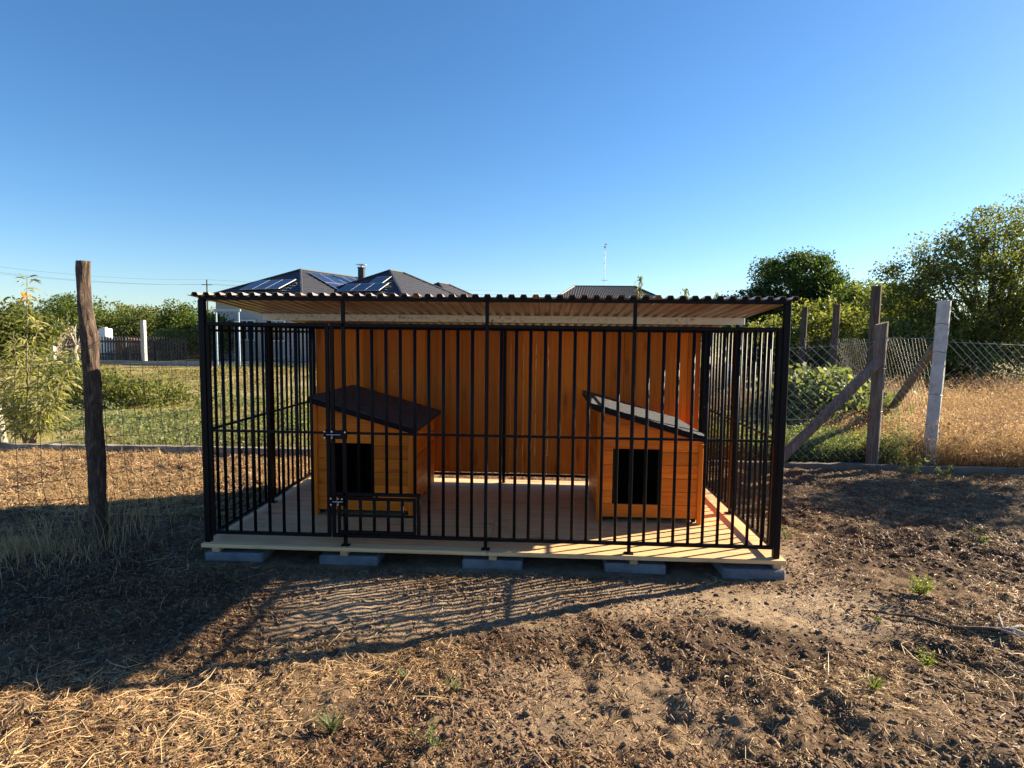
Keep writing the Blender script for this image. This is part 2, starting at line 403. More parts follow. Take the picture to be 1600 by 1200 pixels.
# kerb line behind the kennel (edging slabs standing on edge)
kerb = bpy.data.objects.new('concrete_kerb', None); COL.objects.link(kerb); kerb.location = (0, 3.42, 0)
tag(kerb, 'weathered concrete edging along the foot of the fence line', kind='structure')
def rough_slab(L, W, H, n=14, amp=.006, seed=0):
    r = random.Random(seed); vs = []; fs = []
    for i in range(n+1):
        x = -L/2 + L*i/n
        for (yy, zz) in ((-W/2, -H), (W/2, -H), (W/2, 0), (-W/2, 0)):
            vs.append((x+r.uniform(-1, 1)*amp*(0 < i < n), yy+r.uniform(-1, 1)*amp, zz+r.uniform(-1, 1)*amp))
    for i in range(n):
        for k in range(4): fs.append((i*4+k, i*4+(k+1) % 4, i*4+4+(k+1) % 4, i*4+4+k))
    fs += [(0, 1, 2, 3), (n*4+3, n*4+2, n*4+1, n*4)]
    return MB().add(vs, fs).mesh('kerb_slab')
km = [rough_slab(1.98, .09, .25, seed=s) for s in range(6)]
for k, x in enumerate(np.arange(-11, 13, 2.0)):
    zt = .005 if x < 0 else -.03
    link('kerb_slab', km[k % 3] if x < 1.4 else km[k % 3+3], 'kerb' if x < 1.4 else 'kerb_dark', kerb, (x+.5, random.uniform(-.02, .02), zt+random.uniform(-.012, .012)), (0, random.uniform(-.006, .006), random.uniform(-.008, .008)))

# ------------------------------------------------------------------ distant houses
def V3(*a): return np.array(a, float)
def hip_block(root, K, wv, vv, W, Lg, eave, rise, wall_mat='wallgrey', solar=(), ins_m=None):
    """K near corner, wv/vv unit directions along width and length"""
    K = V3(*K, 0); wv = V3(*wv, 0); vv = V3(*vv, 0)
    c = [K, K+wv*W, K+wv*W+vv*Lg, K+vv*Lg]; inset = min(W, Lg)/2
    mb = MB(); ins = .6
    base = [K+wv*ins+vv*ins, K+wv*(W-ins)+vv*ins, K+wv*(W-ins)+vv*(Lg-ins), K+wv*ins+vv*(Lg-ins)]
    bot = [b+V3(0, 0, GZ-.2) for b in base]; top = [b+V3(0, 0, eave) for b in base]
    mb.add(bot+top, [(0, 1, 5, 4), (1, 2, 6, 5), (2, 3, 7, 6), (3, 0, 4, 7), (4, 5, 6, 7)])
    mb.build('wall', wall_mat, root)
    inset = ins_m or inset
    R1 = K+wv*W/2+vv*min(inset, Lg/2)+V3(0, 0, eave+rise); R2 = K+wv*W/2+vv*max(Lg-inset, Lg/2)+V3(0, 0, eave+rise)
    E = [p+V3(0, 0, eave) for p in c]; E2 = [p+V3(0, 0, eave-.16) for p in c]
    mb = MB().add(E+[R1, R2]+E2, [(0, 1, 4), (1, 2, 5, 4), (2, 3, 5), (3, 0, 4, 5), (0, 6, 7, 1), (1, 7, 8, 2), (2, 8, 9, 3), (3, 9, 6, 0), (6, 9, 8, 7)])
    roof = mb.build('roof', 'tile', root)
    rd = MB()
    for a, b in ((E[0], R1), (E[1], R1), (E[2], R2), (E[3], R2), (R1, R2)):
        if np.linalg.norm(a-b) > .3: rd.tube([a+V3(0, 0, .04), b+V3(0, 0, .04)], .07, 6)
    rd.build('ridge_cap', 'tile', roof)
    # tile courses
    tc = MB()
    for (a, b, t1, t2) in ((E[0], E[1], R1, R1), (E[0], E[3], R1, R2)):
        for k in range(1, 12):
            f = k/12; p = a+(t1-a)*f; q = b+(t2-b)*f
            tc.tube([p+V3(0, 0, .012), q+V3(0, 0, .012)], .022, 4)
    tc.build('tile_courses', 'tile', roof)
    # solar panels: on face (a,b,c,d) with fractional rectangles
    faces = {'end': (E[0], E[1], R1), 'side': (E[0], E[3], R1, R2)}
    for face, u0, v0, nu, nv, pw, ph in solar:
        if face == 'end': o = E[0]; e = unit(E[1]-E[0]); up = R1-(E[0]+E[1])/2
        else: o = E[0]; e = unit(E[3]-E[0]); mm = (R1+R2)/2; up = mm-(o+e*np.dot(mm-o, e))
        up = unit(up); nrm = np.cross(e, up); nrm = nrm if nrm[2] > 0 else -nrm; nrm = unit(nrm)
        for i in range(nu):
            for j in range(nv):
                p = o+e*(u0+i*(pw+.03))+up*(v0+j*(ph+.03))+nrm*.12
                q = [p, p+e*pw, p+e*pw+up*ph, p+up*ph]
                fr = MB().add([*q, *[x-nrm*.04 for x in q]], [(0, 1, 2, 3), (7, 6, 5, 4), (0, 4, 5, 1), (1, 5, 6, 2), (2, 6, 7, 3), (3, 7, 4, 0)]).build('solar_panel', 'alu', root)
                s = .035; qq = [p+e*s+up*s+nrm*.004, p+e*(pw-s)+up*s+nrm*.004, p+e*(pw-s)+up*(ph-s)+nrm*.004, p+e*s+up*(ph-s)+nrm*.004]
                MB().add([*qq, *[x-nrm*.003 for x in qq]], [(0, 1, 2, 3), (7, 6, 5, 4), (0, 4, 5, 1), (1, 5, 6, 2), (2, 6, 7, 3), (3, 7, 4, 0)]).build('pane', 'solar', fr)
    return E, R1, R2, roof
def wall_window(root, p, e, wd, hg, z, nrm):
    """window proud of a wall at p along e"""
    p = V3(p[0], p[1], z); e = V3(*e, 0); n = V3(*nrm, 0)
    def slab(a, b, c, d, off, th): 
        q = [p+e*a+V3(0, 0, c)+n*off, p+e*b+V3(0, 0, c)+n*off, p+e*b+V3(0, 0, d)+n*off, p+e*a+V3(0, 0, d)+n*off]
        return [*q, *[x-n*th for x in q]]
    FB = [(0, 1, 2, 3), (7, 6, 5, 4), (0, 4, 5, 1), (1, 5, 6, 2), (2, 6, 7, 3), (3, 7, 4, 0)]
    mb = MB()
    for a, b, c, d in ((0, wd, 0, .08), (0, wd, hg-.08, hg), (0, .08, .08, hg-.08), (wd-.08, wd, .08, hg-.08), (wd/2-.03, wd/2+.03, .08, hg-.08)):
        mb.add(slab(a, b, c, d, .06, .10), FB)
    wf = mb.build('window', 'whitep', root)
    MB().add(slab(.06, wd-.06, .06, hg-.06, .02, .03), FB).build('pane', 'glass', wf)

vd = (.38, .925); wdv = (-.925, .38)
h1 = empty('house', (-13.5, 30, GZ), 'grey single storey house with dark hipped roofs and solar panels beyond the garden', 'house')
h1c = V3(-13.5, 30, GZ)
class Off:  # children of h1 are written in world coordinates
    pass
h1.location = (0, 0, 0)
hip_block(h1, (-12.95, 28.6), wdv, vd, 8.2, 13.5, 3.55, 1.95, solar=(('end', 2.6, 1.0, 3, 1, 1.05, 1.5), ('side', 4.2, .8, 5, 2, 1.05, 1.6)))
hip_block(h1, (-7.5, 29.6), wdv, vd, 7.6, 9.0, 3.55, 2.0, solar=(('end', 2.3, .9, 3, 1, 1.05, 1.1), ('end', 2.8, 2.05, 1, 1, 1.05, 1.0)))
hip_block(h1, (-5.7, 36.2), wdv, vd, 6.2, 7.6, 3.55, 1.7)
cp = at(565, 440, 36.5)
ch = MB(); ch.box(cp[0]-.19, cp[0]+.19, cp[1]-.19, cp[1]+.19, 4.3, 5.9); ch.box(cp[0]-.22, cp[0]+.22, cp[1]-.22, cp[1]+.22, 5.9, 5.98)
chm = ch.build('chimney', 'picket', h1)
MB().tube([(cp[0], cp[1], 5.98), (cp[0], cp[1], 6.12)], .12, 8).box(cp[0]-.3, cp[0]+.3, cp[1]-.3, cp[1]+.3, 6.14, 6.18).build('chimney_cowl', 'alu', chm)
bp = V3(-13.3+wdv[0]*.6+vd[0]*.6, 28.6+wdv[1]*.6+vd[1]*.6)
for a in (.8, 3.2, 5.2): wall_window(h1, bp+V3(*wdv)*a, wdv, 1.3, 1.25, 1.0, (-vd[0], -vd[1]))
for a in (1.2, 4.2, 7.5): wall_window(h1, bp+V3(*vd)*a, vd, 1.3, 1.25, 1.0, (-wdv[0], -wdv[1]))
# pale blue porch poles
for px in (338.5, 373.5):
    p = at(px, 520, 24)
    MB().tube([(p[0], p[1], GZ-.2), (p[0], p[1], 2.5)], .045, 8).build('porch_post', 'bluep', h1)
p0 = at(338.5, 520, 24); p1 = at(373.5, 520, 24)
MB().box(p0[0]-.1, p1[0]+.1, 23.95, 24.05, 2.5, 2.6).build('porch_beam', 'bluep', h1)

h2 = empty('house', (0, 0, 0), 'far house with a dark ribbed hipped roof under the antenna mast', 'house')
a0 = at(876, 462, 42); b0 = at(1034, 463, 42); Wd = b0[0]-a0[0]
zr = at(953, 447.5, 45)[2]; ze = at(953, 466, 42)[2]
E_, R1_, R2_, rf = hip_block(h2, (b0[0], 42), (0, 1), (-1, 0), 7.0, Wd+.3, ze, zr-ze, ins_m=1.5)
rb = MB(); e0, e1 = E_[0], E_[3]
for k in range(1, 60):
    f = k/60; p = e0+(e1-e0)*f
    L = Wd+.3; d = f*L; t = min(1, d/1.5, (L-d)/1.5)
    q = p+V3(0, 3.5*t, (zr-ze)*t)
    rb.tube([p+V3(0, 0, .03), q+V3(0, 0, .03)], .035, 4)
rb.build('roof_ribs', 'tile', rf)
am = at(944, 447, 58); mt = at(945, 380, 58)
mast = empty('antenna_mast', (am[0], 58, GZ), 'thin lattice radio mast behind the far ribbed roof', 'antenna')
mb = MB(); H = mt[2]-GZ
for k in range(3):
    a = k*2.1; mb.tube([(.09*math.cos(a), .09*math.sin(a), 0), (.06*math.cos(a), .06*math.sin(a), H*.93)], .018, 4)
for k in range(40):
    z = H*.93*k/40; a = k*2.1; b = a+2.1; mb.tube([(.08*math.cos(a), .08*math.sin(a), z), (.08*math.cos(b), .08*math.sin(b), z+H*.93/40)], .010, 3)
mb.build('lattice', 'alu', mast)
MB().tube([(0, 0, H*.92), (.05, 0, H)], .025, 5).box(-.12, .1, -.03, .03, H*.955, H*.975).box(-.06, .2, -.03, .03, H*.985, H*.995).build('aerial', 'alu', mast)
MB().box(-.3, .3, -.02, .02, H*.66, H*.665).box(-.3, .3, -.02, .02, H*.60, H*.605).build('crossbar', 'alu', mast)

# ------------------------------------------------------------------ trees
def crown_mesh(root, lobes, n, leaf, m, aspect=.5, clumps=None, droop=0., shell=.55, name='crown', csize=.32):
    """lobes: (x,y,z,rx,ry,rz); leaves gathered in clumps in the outer part of the lobes"""
    lob = np.array(lobes, float); vol = lob[:, 3]*lob[:, 4]*lob[:, 5]; k = clumps or max(20, n//45)
    pick = rng.choice(len(lob), k, p=vol/vol.sum()); d = rdir(k); r = (shell+(1-shell)*rng.random(k))[:, None]**.8
    cc = lob[pick, :3] + d*lob[pick, 3:]*r
    ci = rng.integers(0, k, n); cs = csize*(.5+rng.random(k))
    C = cc[ci] + np.clip(rng.normal(size=(n, 3)), -1.5, 1.5)*cs[ci][:, None]*np.array([1, 1, .7])
    D = rdir(n); D[:, 2] -= droop; D = unit(D); Sd = perp(D)
    L = leaf*(.6+.8*rng.random(n)); V, F = diamonds(C, D, Sd, L, L*aspect)
    return arr_mesh(name, V, F, m, root), cc
def limbs(mb, base, cc, trunk_h, r0, nb=10, wob=.08):
    base = np.array(base, float); top = base + np.array([0, 0, trunk_h])
    pts = [base + (top-base)*t + rng.normal(size=3)*wob*np.array([1, 1, 0])*(t > 0) for t in (0, .35, .7, 1)]
    mb.tube(pts, [r0, r0*.85, r0*.72, r0*.6], 8)
    sel = cc[rng.choice(len(cc), min(nb, len(cc)), replace=False)]
    for c in sel:
        t = rng.uniform(.55, 1); s = base+(top-base)*t; mid = (s+c)/2 + rng.normal(size=3)*.12 + np.array([0, 0, .1])
        mb.tube([s, mid, c], [r0*.42, r0*.26, r0*.07], 5)
def tree(name, loc, lobes, n, leaf, m, label, trunk_h, r0, group=None, trunkm='trunk', nb=12, cat='tree', **k):
    root = empty(name, loc, label, cat, group)
    o, cc = crown_mesh(root, lobes, n, leaf, m, **k)
    mb = MB(); limbs(mb, (0, 0, -.1), cc, trunk_h, r0, nb); mb.build('trunk', trunkm, root, True)
    return root
def gz(x, y): return float(gh(np.array([x]), np.array([y]))[0])

# big loose tree at the right edge
tp = at(1545, 520, 13.5)
tree('tree', (tp[0], 13.5, GZ), [(-.7, 0, 2.8, 2.4, 2, 1.9), (-1.6, -.3, 2.0, 1.5, 1.4, 1.2), (1.4, 0, 2.6, 1.6, 1.6, 1.7), (.3, .2, 4.4, 1.3, 1.2, 1.2), (-1.2, 0, 3.8, 1.3, 1.2, 1.0),
     (1.5, .5, 4.6, 1.1, 1.1, 1.0), (-2.6, 0, 2.1, 1.2, 1.1, 1.1), (-3.4, 0, 1.3, 1.0, 1, .8), (-2.5, 0, 3.1, 1.0, .8, .8), (2.4, -.5, 2.5, 1.6, 1.6, 2.0), (-.4, -.8, 1.1, 2.4, 1.5, .9)], 72000, .082, 'tree_olive',
     'tall loose olive green tree filling the right edge behind the fence', 1.7, .17, nb=50, csize=.21, shell=.3, clumps=950)
# dark round tree
tp = at(1238, 520, 27)
tree('tree', (tp[0], 27, GZ), [(0, 0, 4.3, 2.1, 2.1, 1.6), (-1.6, 0, 3.0, 1.6, 1.6, 1.3), (1.3, 0, 3.3, 1.6, 1.6, 1.6), (.3, 0, 2.6, 2.4, 2, 1.2), (-2.3, 0, 2.2, 1.1, 1.1, .9), (.9, 0, 4.7, 1.3, 1.3, 1.1)], 62000, .13, 'tree_dark',
     'large dark round topped tree behind the hedge, darkest tree in view', 2.2, .22, nb=20, csize=.24, shell=.5, clumps=700)
# trees between the two
for px, py, Y, mt_, lb in ((1345, 432, 24, 'tree_mid', 'feathery mid green tree right beside the dark round tree'),
                          (1395, 440, 20, 'tree_olive', 'low spreading tree between feathery tree and tall right edge tree')):
    p = at(px, py, Y); h = p[2]-GZ
    tree('tree', (p[0], Y, GZ), [(0, 0, h*.62, 1.5, 1.4, h*.34), (-1.1, 0, h*.45, 1.1, 1.1, h*.3), (1.1, 0, h*.48, 1.3, 1.2, h*.3)], 15000, .14, mt_, lb, h*.35, .1, csize=.24, shell=.35)
# bright hedge behind the wooden posts
for px, py, Y, wd_, lb in ((1290, 466, 16, 1.5, 'sunlit vine covered bush behind the two dark posts'), (1365, 487, 15, 1.3, 'sunlit rounded bush behind the tallest brown post'),
                        (1195, 497, 17, 1.2, 'low green bush seen under the right end of the kennel roof'), (1440, 500, 12.5, 1.3, 'low leafy bush between wooden and concrete fence posts'), (1290, 588, 6.2, .75, 'low dark shrub behind the brace of the wooden post')):
    p = at(px, py, Y); h = p[2]-GZ
    r_ = empty('bush', (p[0], Y, GZ), lb, 'bush')
    o, cc = crown_mesh(r_, [(0, 0, h*.5, wd_, 1, h*.5), (-wd_*.6, 0, h*.35, wd_*.7, .9, h*.38), (wd_*.6, 0, h*.38, wd_*.7, .9, h*.38)], 13000, .12, 'weed' if Y < 7 else 'tree_lit', csize=.2, shell=.45)
    mb = MB(); limbs(mb, (0, 0, 0), cc, h*.3, .05, 12); mb.build('stems', 'trunk', r_, True)
# tops of young trees showing over the kennel roof
for px, py, Y, w_, lb in ((1000, 432, 9, .22, 'thin young sapling top rising above the middle of the roof'), (1072, 452, 9.5, .25, 'low leafy shoot just above the kennel roof right half'),
                         (1120, 457, 10, .2, 'faint leafy shoot above the roof near the dark tree')):
    p = at(px, py, Y); h = p[2]-GZ
    r_ = empty('sapling', (p[0], Y, GZ), lb, 'sapling')
    n = 320; z = GZ*0+rng.random(n)**.6*h; rad = w_*np.clip((h-z)/h*3.2, .3, 1)*(.5+rng.random(n))
    C = np.stack([rng.normal(size=n)*rad*.5, rng.normal(size=n)*rad*.5, z], 1); D = unit(rdir(n)*.7+np.array([0, 0, .9])); L = np.full(n, .085)
    arr_mesh('leaves', *diamonds(C, D, perp(D), L, L*.35), 'tree_lit', r_)
    MB().tube([(0, 0, 0), (.02, 0, h*.5), (0, 0, h*.97)], [.02, .014, .005], 5).build('stem', 'trunk', r_)

# row of trees on the far left
ROW = ((15, 462, 20, 1.5, 'tree_olive', 'yellowish tree at the left edge behind the young willow'), (104, 455, 42, 2.1, 'tree_mid', 'broad tree above the small pale shed'),
       (150, 466, 40, 1.9, 'tree_mid', 'green tree immediately right of the bark post top'), (187, 466, 38, 1.9, 'tree_olive', 'dense bushy tree behind the white tank'),
       (238, 472, 36, 1.8, 'tree_olive', 'olive tree behind the tall concrete post'), (277, 462, 34, 1.0, 'tree_mid', 'narrow tree with a pale trunk above the yellow bush'),
       (303, 470, 40, 1.6, 'tree_dark', 'dark evergreen just left of the kennel corner post'), (60, 478, 46, 1.8, 'tree_mid', 'low distant tree behind the pale shed'),
       (355, 478, 44, 2.6, 'tree_dark', 'dark tree seen under the kennel roof left end'), (335, 484, 30, .8, 'tree_mid', 'green tree between corner post and blue porch pole'))
for px, py, Y, wd_, mt_, lb in ROW:
    py += 6
    p = at(px, py, Y); h = p[2]-GZ
    tree('tree', (p[0], Y, GZ), [(0, 0, h*.66, wd_, wd_, h*.33), (-wd_*.6, 0, h*.5, wd_*.7, wd_*.7, h*.3), (wd_*.6, .2, h*.5, wd_*.75, wd_*.7, h*.3), (0, -.3, h*.35, wd_*1.1, wd_, h*.28)],
         9000, .17, mt_, lb, h*.4, .11, csize=.26, nb=8, shell=.4, trunkm='paletrunk' if px == 277 else 'trunk')
p = at(118, 525, 24)
tree('tree', (p[0], 24, GZ), [(0, 0, 2.6, 1.0, 1, .6)], 2500, .13, 'tree_mid', 'small orchard tree with whitewashed forked trunk', 1.0, .12, trunkm='paletrunk', nb=5)
p = at(268, 512, 29.5)
r_ = empty('bush', (p[0], 29.5, GZ), 'yellow green rounded bush behind the picket fence', 'bush')
crown_mesh(r_, [(0, 0, .9, 1.3, .7, .85)], 5000, .10, 'tree_lit', csize=.16, name='leaves')
# distant wood line
n = 42000; X = rng.uniform(-150, 190, n); Y = rng.uniform(85, 130, n); hz = 2.2+3.6*fbm(X, Y*0, .07, 4, 5)
C = np.stack([X, Y, GZ+hz*rng.random(n)**.7], 1); D = rdir(n); L = .55+.5*rng.random(n)
tag(arr_mesh('distant_woods', *diamonds(C, D, perp(D), L, L*.7), 'tree_dark'), 'distant line of dark trees along the horizon', 'woods', kind='stuff')
# off-frame tree on the right whose shade falls on the soil beside the kennel
tree('tree', (10.3, 4.7, GZ), [(0, 0, 3.1, .9, .9, .36), (-1.0, -.8, 2.75, .7, .4, .22), (.6, .8, 3.4, .6, .5, .3), (-1.9, .1, 3.2, .5, .4, .2)], 3300, .12, 'tree_olive', 'small spreading tree past the right edge, casting shade on soil', 2.3, .08, nb=9, csize=.2)

# ------------------------------------------------------------------ left background things
def wire_x(mb, pts_fn, L, H, pitch, rad, z0=0.0, n=3):
    """diagonal (chain link) wires over a developed strip L x H; pts_fn(u,z)->xyz"""
    k = -int(H/pitch)
    while k*pitch < L:
        for s in (1, -1):
            rr = rad*1.35 if s == -1 else rad*.7
            u0 = k*pitch if s == 1 else k*pitch+H
            seg = []
            for t in np.linspace(0, 1, max(2, int(H/.35))):
                u = u0+s*H*t
                if 0 <= u <= L: seg.append(pts_fn(u, z0+H*t))
            if len(seg) > 1: mb.tube(seg, rr, n, False)
        k += 1
def fence_between(root, A, B, H, pitch, rad, m, z0=.0, sag=.0, name='wire_mesh', strands=True):
    A = np.array(A, float); B = np.array(B, float); L = np.linalg.norm(B-A); d = (B-A)/L; nrm = np.array([-d[1], d[0]])
    ph = random.random()*6
    def f(u, z):
        q = A+d*u+nrm*.02*math.sin(u*3+ph+z*2); zz = GZ+z
        zz -= sag*math.sin(math.pi*u/L)*(z/H)
        return (q[0], q[1], zz)
    mb = MB(); wire_x(mb, f, L, H-z0, pitch, rad, z0)
    mb.build(name, m, root)
    if strands:
        sb = MB()
        for z in (z0+.35*(H-z0), H*.98): sb.tube([f(L*t, z) for t in np.linspace(0, 1, 12)], rad*1.3, 4)
        sb.build('strand_wire', m, root)
ff = empty('garden_fence', (0, 0, 0), 'pale concrete post and wire fence along the far garden kerb', 'fence')
fp = [(px, at(px, 572, 24.5)) for px in (-60, 84, 226, 372, 520)]
for px, q in fp:
    MB().box(-.10, .10, -.10, .10, -.2, 2.15, .015).build('post', 'concpost', ff, loc=(q[0], 24.5, GZ))
fence_between(ff, (fp[0][1][0], 24.5), (fp[-1][1][0], 24.5), 1.75, .20, .003, 'wire', strands=True)
MB().box(fp[0][1][0], fp[-1][1][0], 24.42, 24.5-.11, GZ-.1, GZ+.16).build('kerb', 'concrete', ff)
pk = empty('picket_fence', (0, 0, 0), 'low dark picket fence behind the concrete post fence', 'fence')
Yp = 27.5; x0 = at(148, 560, Yp)[0]; x1 = at(289, 560, Yp)[0]
ppm = MB().add([(-.045, -.01, 0), (.045, -.01, 0), (.045, -.01, 1.25), (0, -.01, 1.34), (-.045, -.01, 1.25), (-.045, .01, 0), (.045, .01, 0), (.045, .01, 1.25), (0, .01, 1.34), (-.045, .01, 1.25)],
   [(0, 1, 2, 3, 4), (9, 8, 7, 6, 5), (0, 5, 6, 1), (1, 6, 7, 2), (2, 7, 8, 3), (3, 8, 9, 4), (4, 9, 5, 0)]).mesh('picket')
nP = int((x1-x0)/.155)
for k in range(nP): link('picket', ppm, 'picket', pk, (x0+k*(x1-x0)/nP, Yp, GZ-.02+random.uniform(-.02, .02)), (0, random.uniform(-.01, .01), 0))
for z in (.3, 1.0): MB().box(x0-.05, x1, Yp+.014, Yp+.055, GZ+z, GZ+z+.09).build('rail', 'picket', pk)
for t in (0, .33, .66, 1): MB().box(-.05, .05, 0, .1, 0, 1.25).build('post', 'picket', pk, loc=(x0+(x1-x0)*t, Yp+.06, GZ))
# sheds, tank, bricks
p = at(75, 520, 33); sh = empty('shed', (p[0], 33, GZ), 'small pale lean-to shed behind the far fence posts', 'shed')
MB().box(-1.2, 1.2, -.9, .9, 0, 1.9).build('wall', 'greywood', sh)
MB().add([(-1.5, -1.1, 1.95), (1.4, -1.1, 2.15), (1.4, 1.1, 2.35), (-1.5, 1.1, 2.15), (-1.5, -1.1, 2.02), (1.4, -1.1, 2.22), (1.4, 1.1, 2.42), (-1.5, 1.1, 2.22)],
         [(3, 2, 1, 0), (4, 5, 6, 7), (0, 1, 5, 4), (1, 2, 6, 5), (2, 3, 7, 6), (3, 0, 4, 7)]).build('roof', 'concrete', sh)
MB().box(-.9, -.3, -.93, -.9, 0, 1.7).build('door', 'darkwood', sh)
p = at(165, 520, 30); tk = empty('water_tank', (p[0], 30, GZ), 'white square water tank standing behind the picket fence', 'tank')
MB().box(-.24, .24, -.3, .3, .15, 1.75, .05).build('body', 'whitep', tk)
MB().tube([(0, 0, 1.75), (0, 0, 1.82)], .1, 10).build('lid', 'whitep', tk)
MB().box(-.36, .36, -.36, .36, 0, .15).build('base', 'concrete', tk)
brm = MB().box(-.125, .125, -.06, .06, -.035, .035, .004).mesh('brick')
for px, w_, lb, cnt, hh in ((205, 2.6, 'long heap of orange bricks behind the picket fence', 150, 1.0), (300, 1.6, 'stack of red bricks near kennel left corner in the distance', 90, .9), (160, .9, 'small square pile of pale bricks beside the white tank', 50, 1.3)):
    p = at(px, 520, 32); r_ = empty('brick_pile', (p[0], 32, GZ), lb, 'brick pile')
    core = MB()
    prof = [(-w_, 0), (-w_*.6, hh*1.0), (0, hh*1.2), (w_*.6, hh*.9), (w_, 0)]
    core.add([(x, -.5, z) for x, z in prof]+[(x, .5, z) for x, z in prof], [(0, 1, 2, 3, 4), (9, 8, 7, 6, 5), (0, 5, 6, 1), (1, 6, 7, 2), (2, 7, 8, 3), (3, 8, 9, 4)])
    core.build('heap', 'brick', r_)
    for k in range(cnt):
        x = random.uniform(-w_*.95, w_*.95); z = random.uniform(0, 1)*hh*1.15*(1-abs(x)/w_*.7)
        link('brick', brm, 'brick', r_, (x, -.52+random.uniform(-.06, .06), z+.04), (random.uniform(-.3, .3), random.uniform(-.5, .5), random.uniform(-.8, .8)))
# utility poles and power lines
pr = None; poles = []
for px, py, Y, lb in ((323, 437, 95, 'slender far utility pole left of the hipped roof'), (-160, 395, 60, 'nearer utility pole past the left edge carrying three wires')):
    p = at(px, py, Y); H = p[2]-GZ; r_ = empty('utility_pole', (p[0], Y, GZ), lb, 'utility pole'); poles.append((p[0], Y, H))
    MB().tube([(0, 0, 0), (0, 0, H)], [.16, .10], 8).build('pole', 'darkwood', r_)
    MB().box(-.9, .9, -.05, .05, H-.9, H-.8).build('crossarm', 'darkwood', r_)
(xa, ya, ha), (xb, yb, hb) = poles
xc, yc = at(1000, 470, 150)[0], 150; hc = 13.2
for k, (dx, dz) in enumerate(((-.85, -.75), (.85, -.75), (0, .02))):
    mb = MB()
    for A, B in (((xb+dx, yb, GZ+hb+dz), (xa+dx, ya, GZ+ha+dz)), ((xa+dx, ya, GZ+ha+dz), (xc+dx, yc, GZ+hc+dz))):
        A = V3(*A); B = V3(*B); mb.tube([A+(B-A)*t-V3(0, 0, 4*.9*t*(1-t)) for t in np.linspace(0, 1, 16)], .012, 4)
    tag(mb.build('power_line', 'wire'), ('lowest left power wire strung between the utility poles', 'second power wire strung between the utility poles', 'topmost power wire strung between the utility poles')[k], 'power line', 'power wires in the sky')

# ------------------------------------------------------------------ near-left: bark post and wire fence
nf = empty('wire_fence', (0, 0, 0), 'rusty square wire fence tied to a gnarled bark post left of kennel', 'fence')
ctr = [(131, 408, 21), (131, 440, 21), (132, 475, 22), (136, 505, 24), (140, 528, 28), (141, 560, 26), (145, 600, 26), (147, 645, 26), (148, 690, 28), (151, 730, 28), (153, 780, 27), (158, 830, 28), (160, 852, 29)]
cy = np.array([c[1] for c in ctr], float); PL = np.array([at(c[0], c[1], .32) for c in ctr]); RW = np.array([c[2]/2*.86*(.32-CAMLOC[1]+.15)/FPX for c in ctr])
zq = np.linspace(PL[0, 2], GZ-.1, 110); xq = np.interp(-zq, -PL[:, 2], PL[:, 0]); rq = np.interp(-zq, -PL[:, 2], RW)
nn = 28; th = np.linspace(0, 2*np.pi, nn, endpoint=False)
rad = rq[:, None]*(1+.20*(fbm(th[None]*2.2+zq[:, None]*.5, zq[:, None]*2.2, 1.3, 3, 8)-.5)+.50*(fbm(np.cos(th)[None]*3.5+9, np.sin(th)[None]*3.5+zq[:, None]*2.5, 1.8, 4, 9)-.5))
PV = np.stack([xq[:, None]+rad*np.cos(th)[None], .32+rad*np.sin(th)[None], np.repeat(zq[:, None], nn, 1)], 2).reshape(-1, 3)
PV = np.vstack([PV, [[xq[0], .32, zq[0]-.005]]])
fs = [(i*nn+j, i*nn+(j+1) % nn, (i+1)*nn+(j+1) % nn, (i+1)*nn+j) for i in range(109) for j in range(nn)]+[(110*nn, (j+1) % nn, j) for j in range(nn)]
MB().add(PV, fs).build('post', 'bark', nf, True)
px_, pz_ = float(np.interp(-1.42, -zq[::1], xq)), 1.42
tw = MB()
for z0_, tl in ((1.40, .05), (1.385, .03), (1.18, .02)):
    tw.tube([(px_+.078*math.cos(a), .32+.078*math.sin(a), z0_+tl*math.sin(a+.6)) for a in np.linspace(0, 6.28, 20)], .0018, 4)
tw.build('tie_wire', 'wire', nf)
def square_mesh(A, B, z0, z1, pitch, seed):
    r = random.Random(seed); A = np.array(A); B = np.array(B); L = np.linalg.norm(B-A); mb = MB()
    def f(t, z): 
        u = t*L
        q = A+(B-A)*t; bow = .05*math.sin(u*1.9+z*2.2+seed); return (q[0]+bow+.010*math.sin(z*9+u*7), q[1]+.012*math.sin(z*7+u*5), z+.018*math.sin(u*4.1+z*3)-.05*math.sin(t*math.pi))
    k = 0
    while k*pitch <= L:
        t = k*pitch/L; s = r.uniform(-.25, .25)*pitch/L
        mb.tube([f(min(1, max(0, t+s*(q*q))), z0+(z1-z0)*q) for q in np.linspace(0, 1, 12)], .0024, 3, False); k += 1
    for z in np.arange(z0, z1+.01, pitch): mb.tube([f(t, z+r.uniform(-.004, .004)) for t in np.linspace(0, 1, 24)], .0024, 3, False)
    return mb
square_mesh((-3.03, .36), (-2.42, 3.36), GZ+.02, 1.36, .15, 1).build('wire_mesh', 'wire', nf)
square_mesh((-3.10, .30), (-4.75, -.35), GZ+.02, 1.30, .15, 2).build('wire_mesh', 'wire', nf)

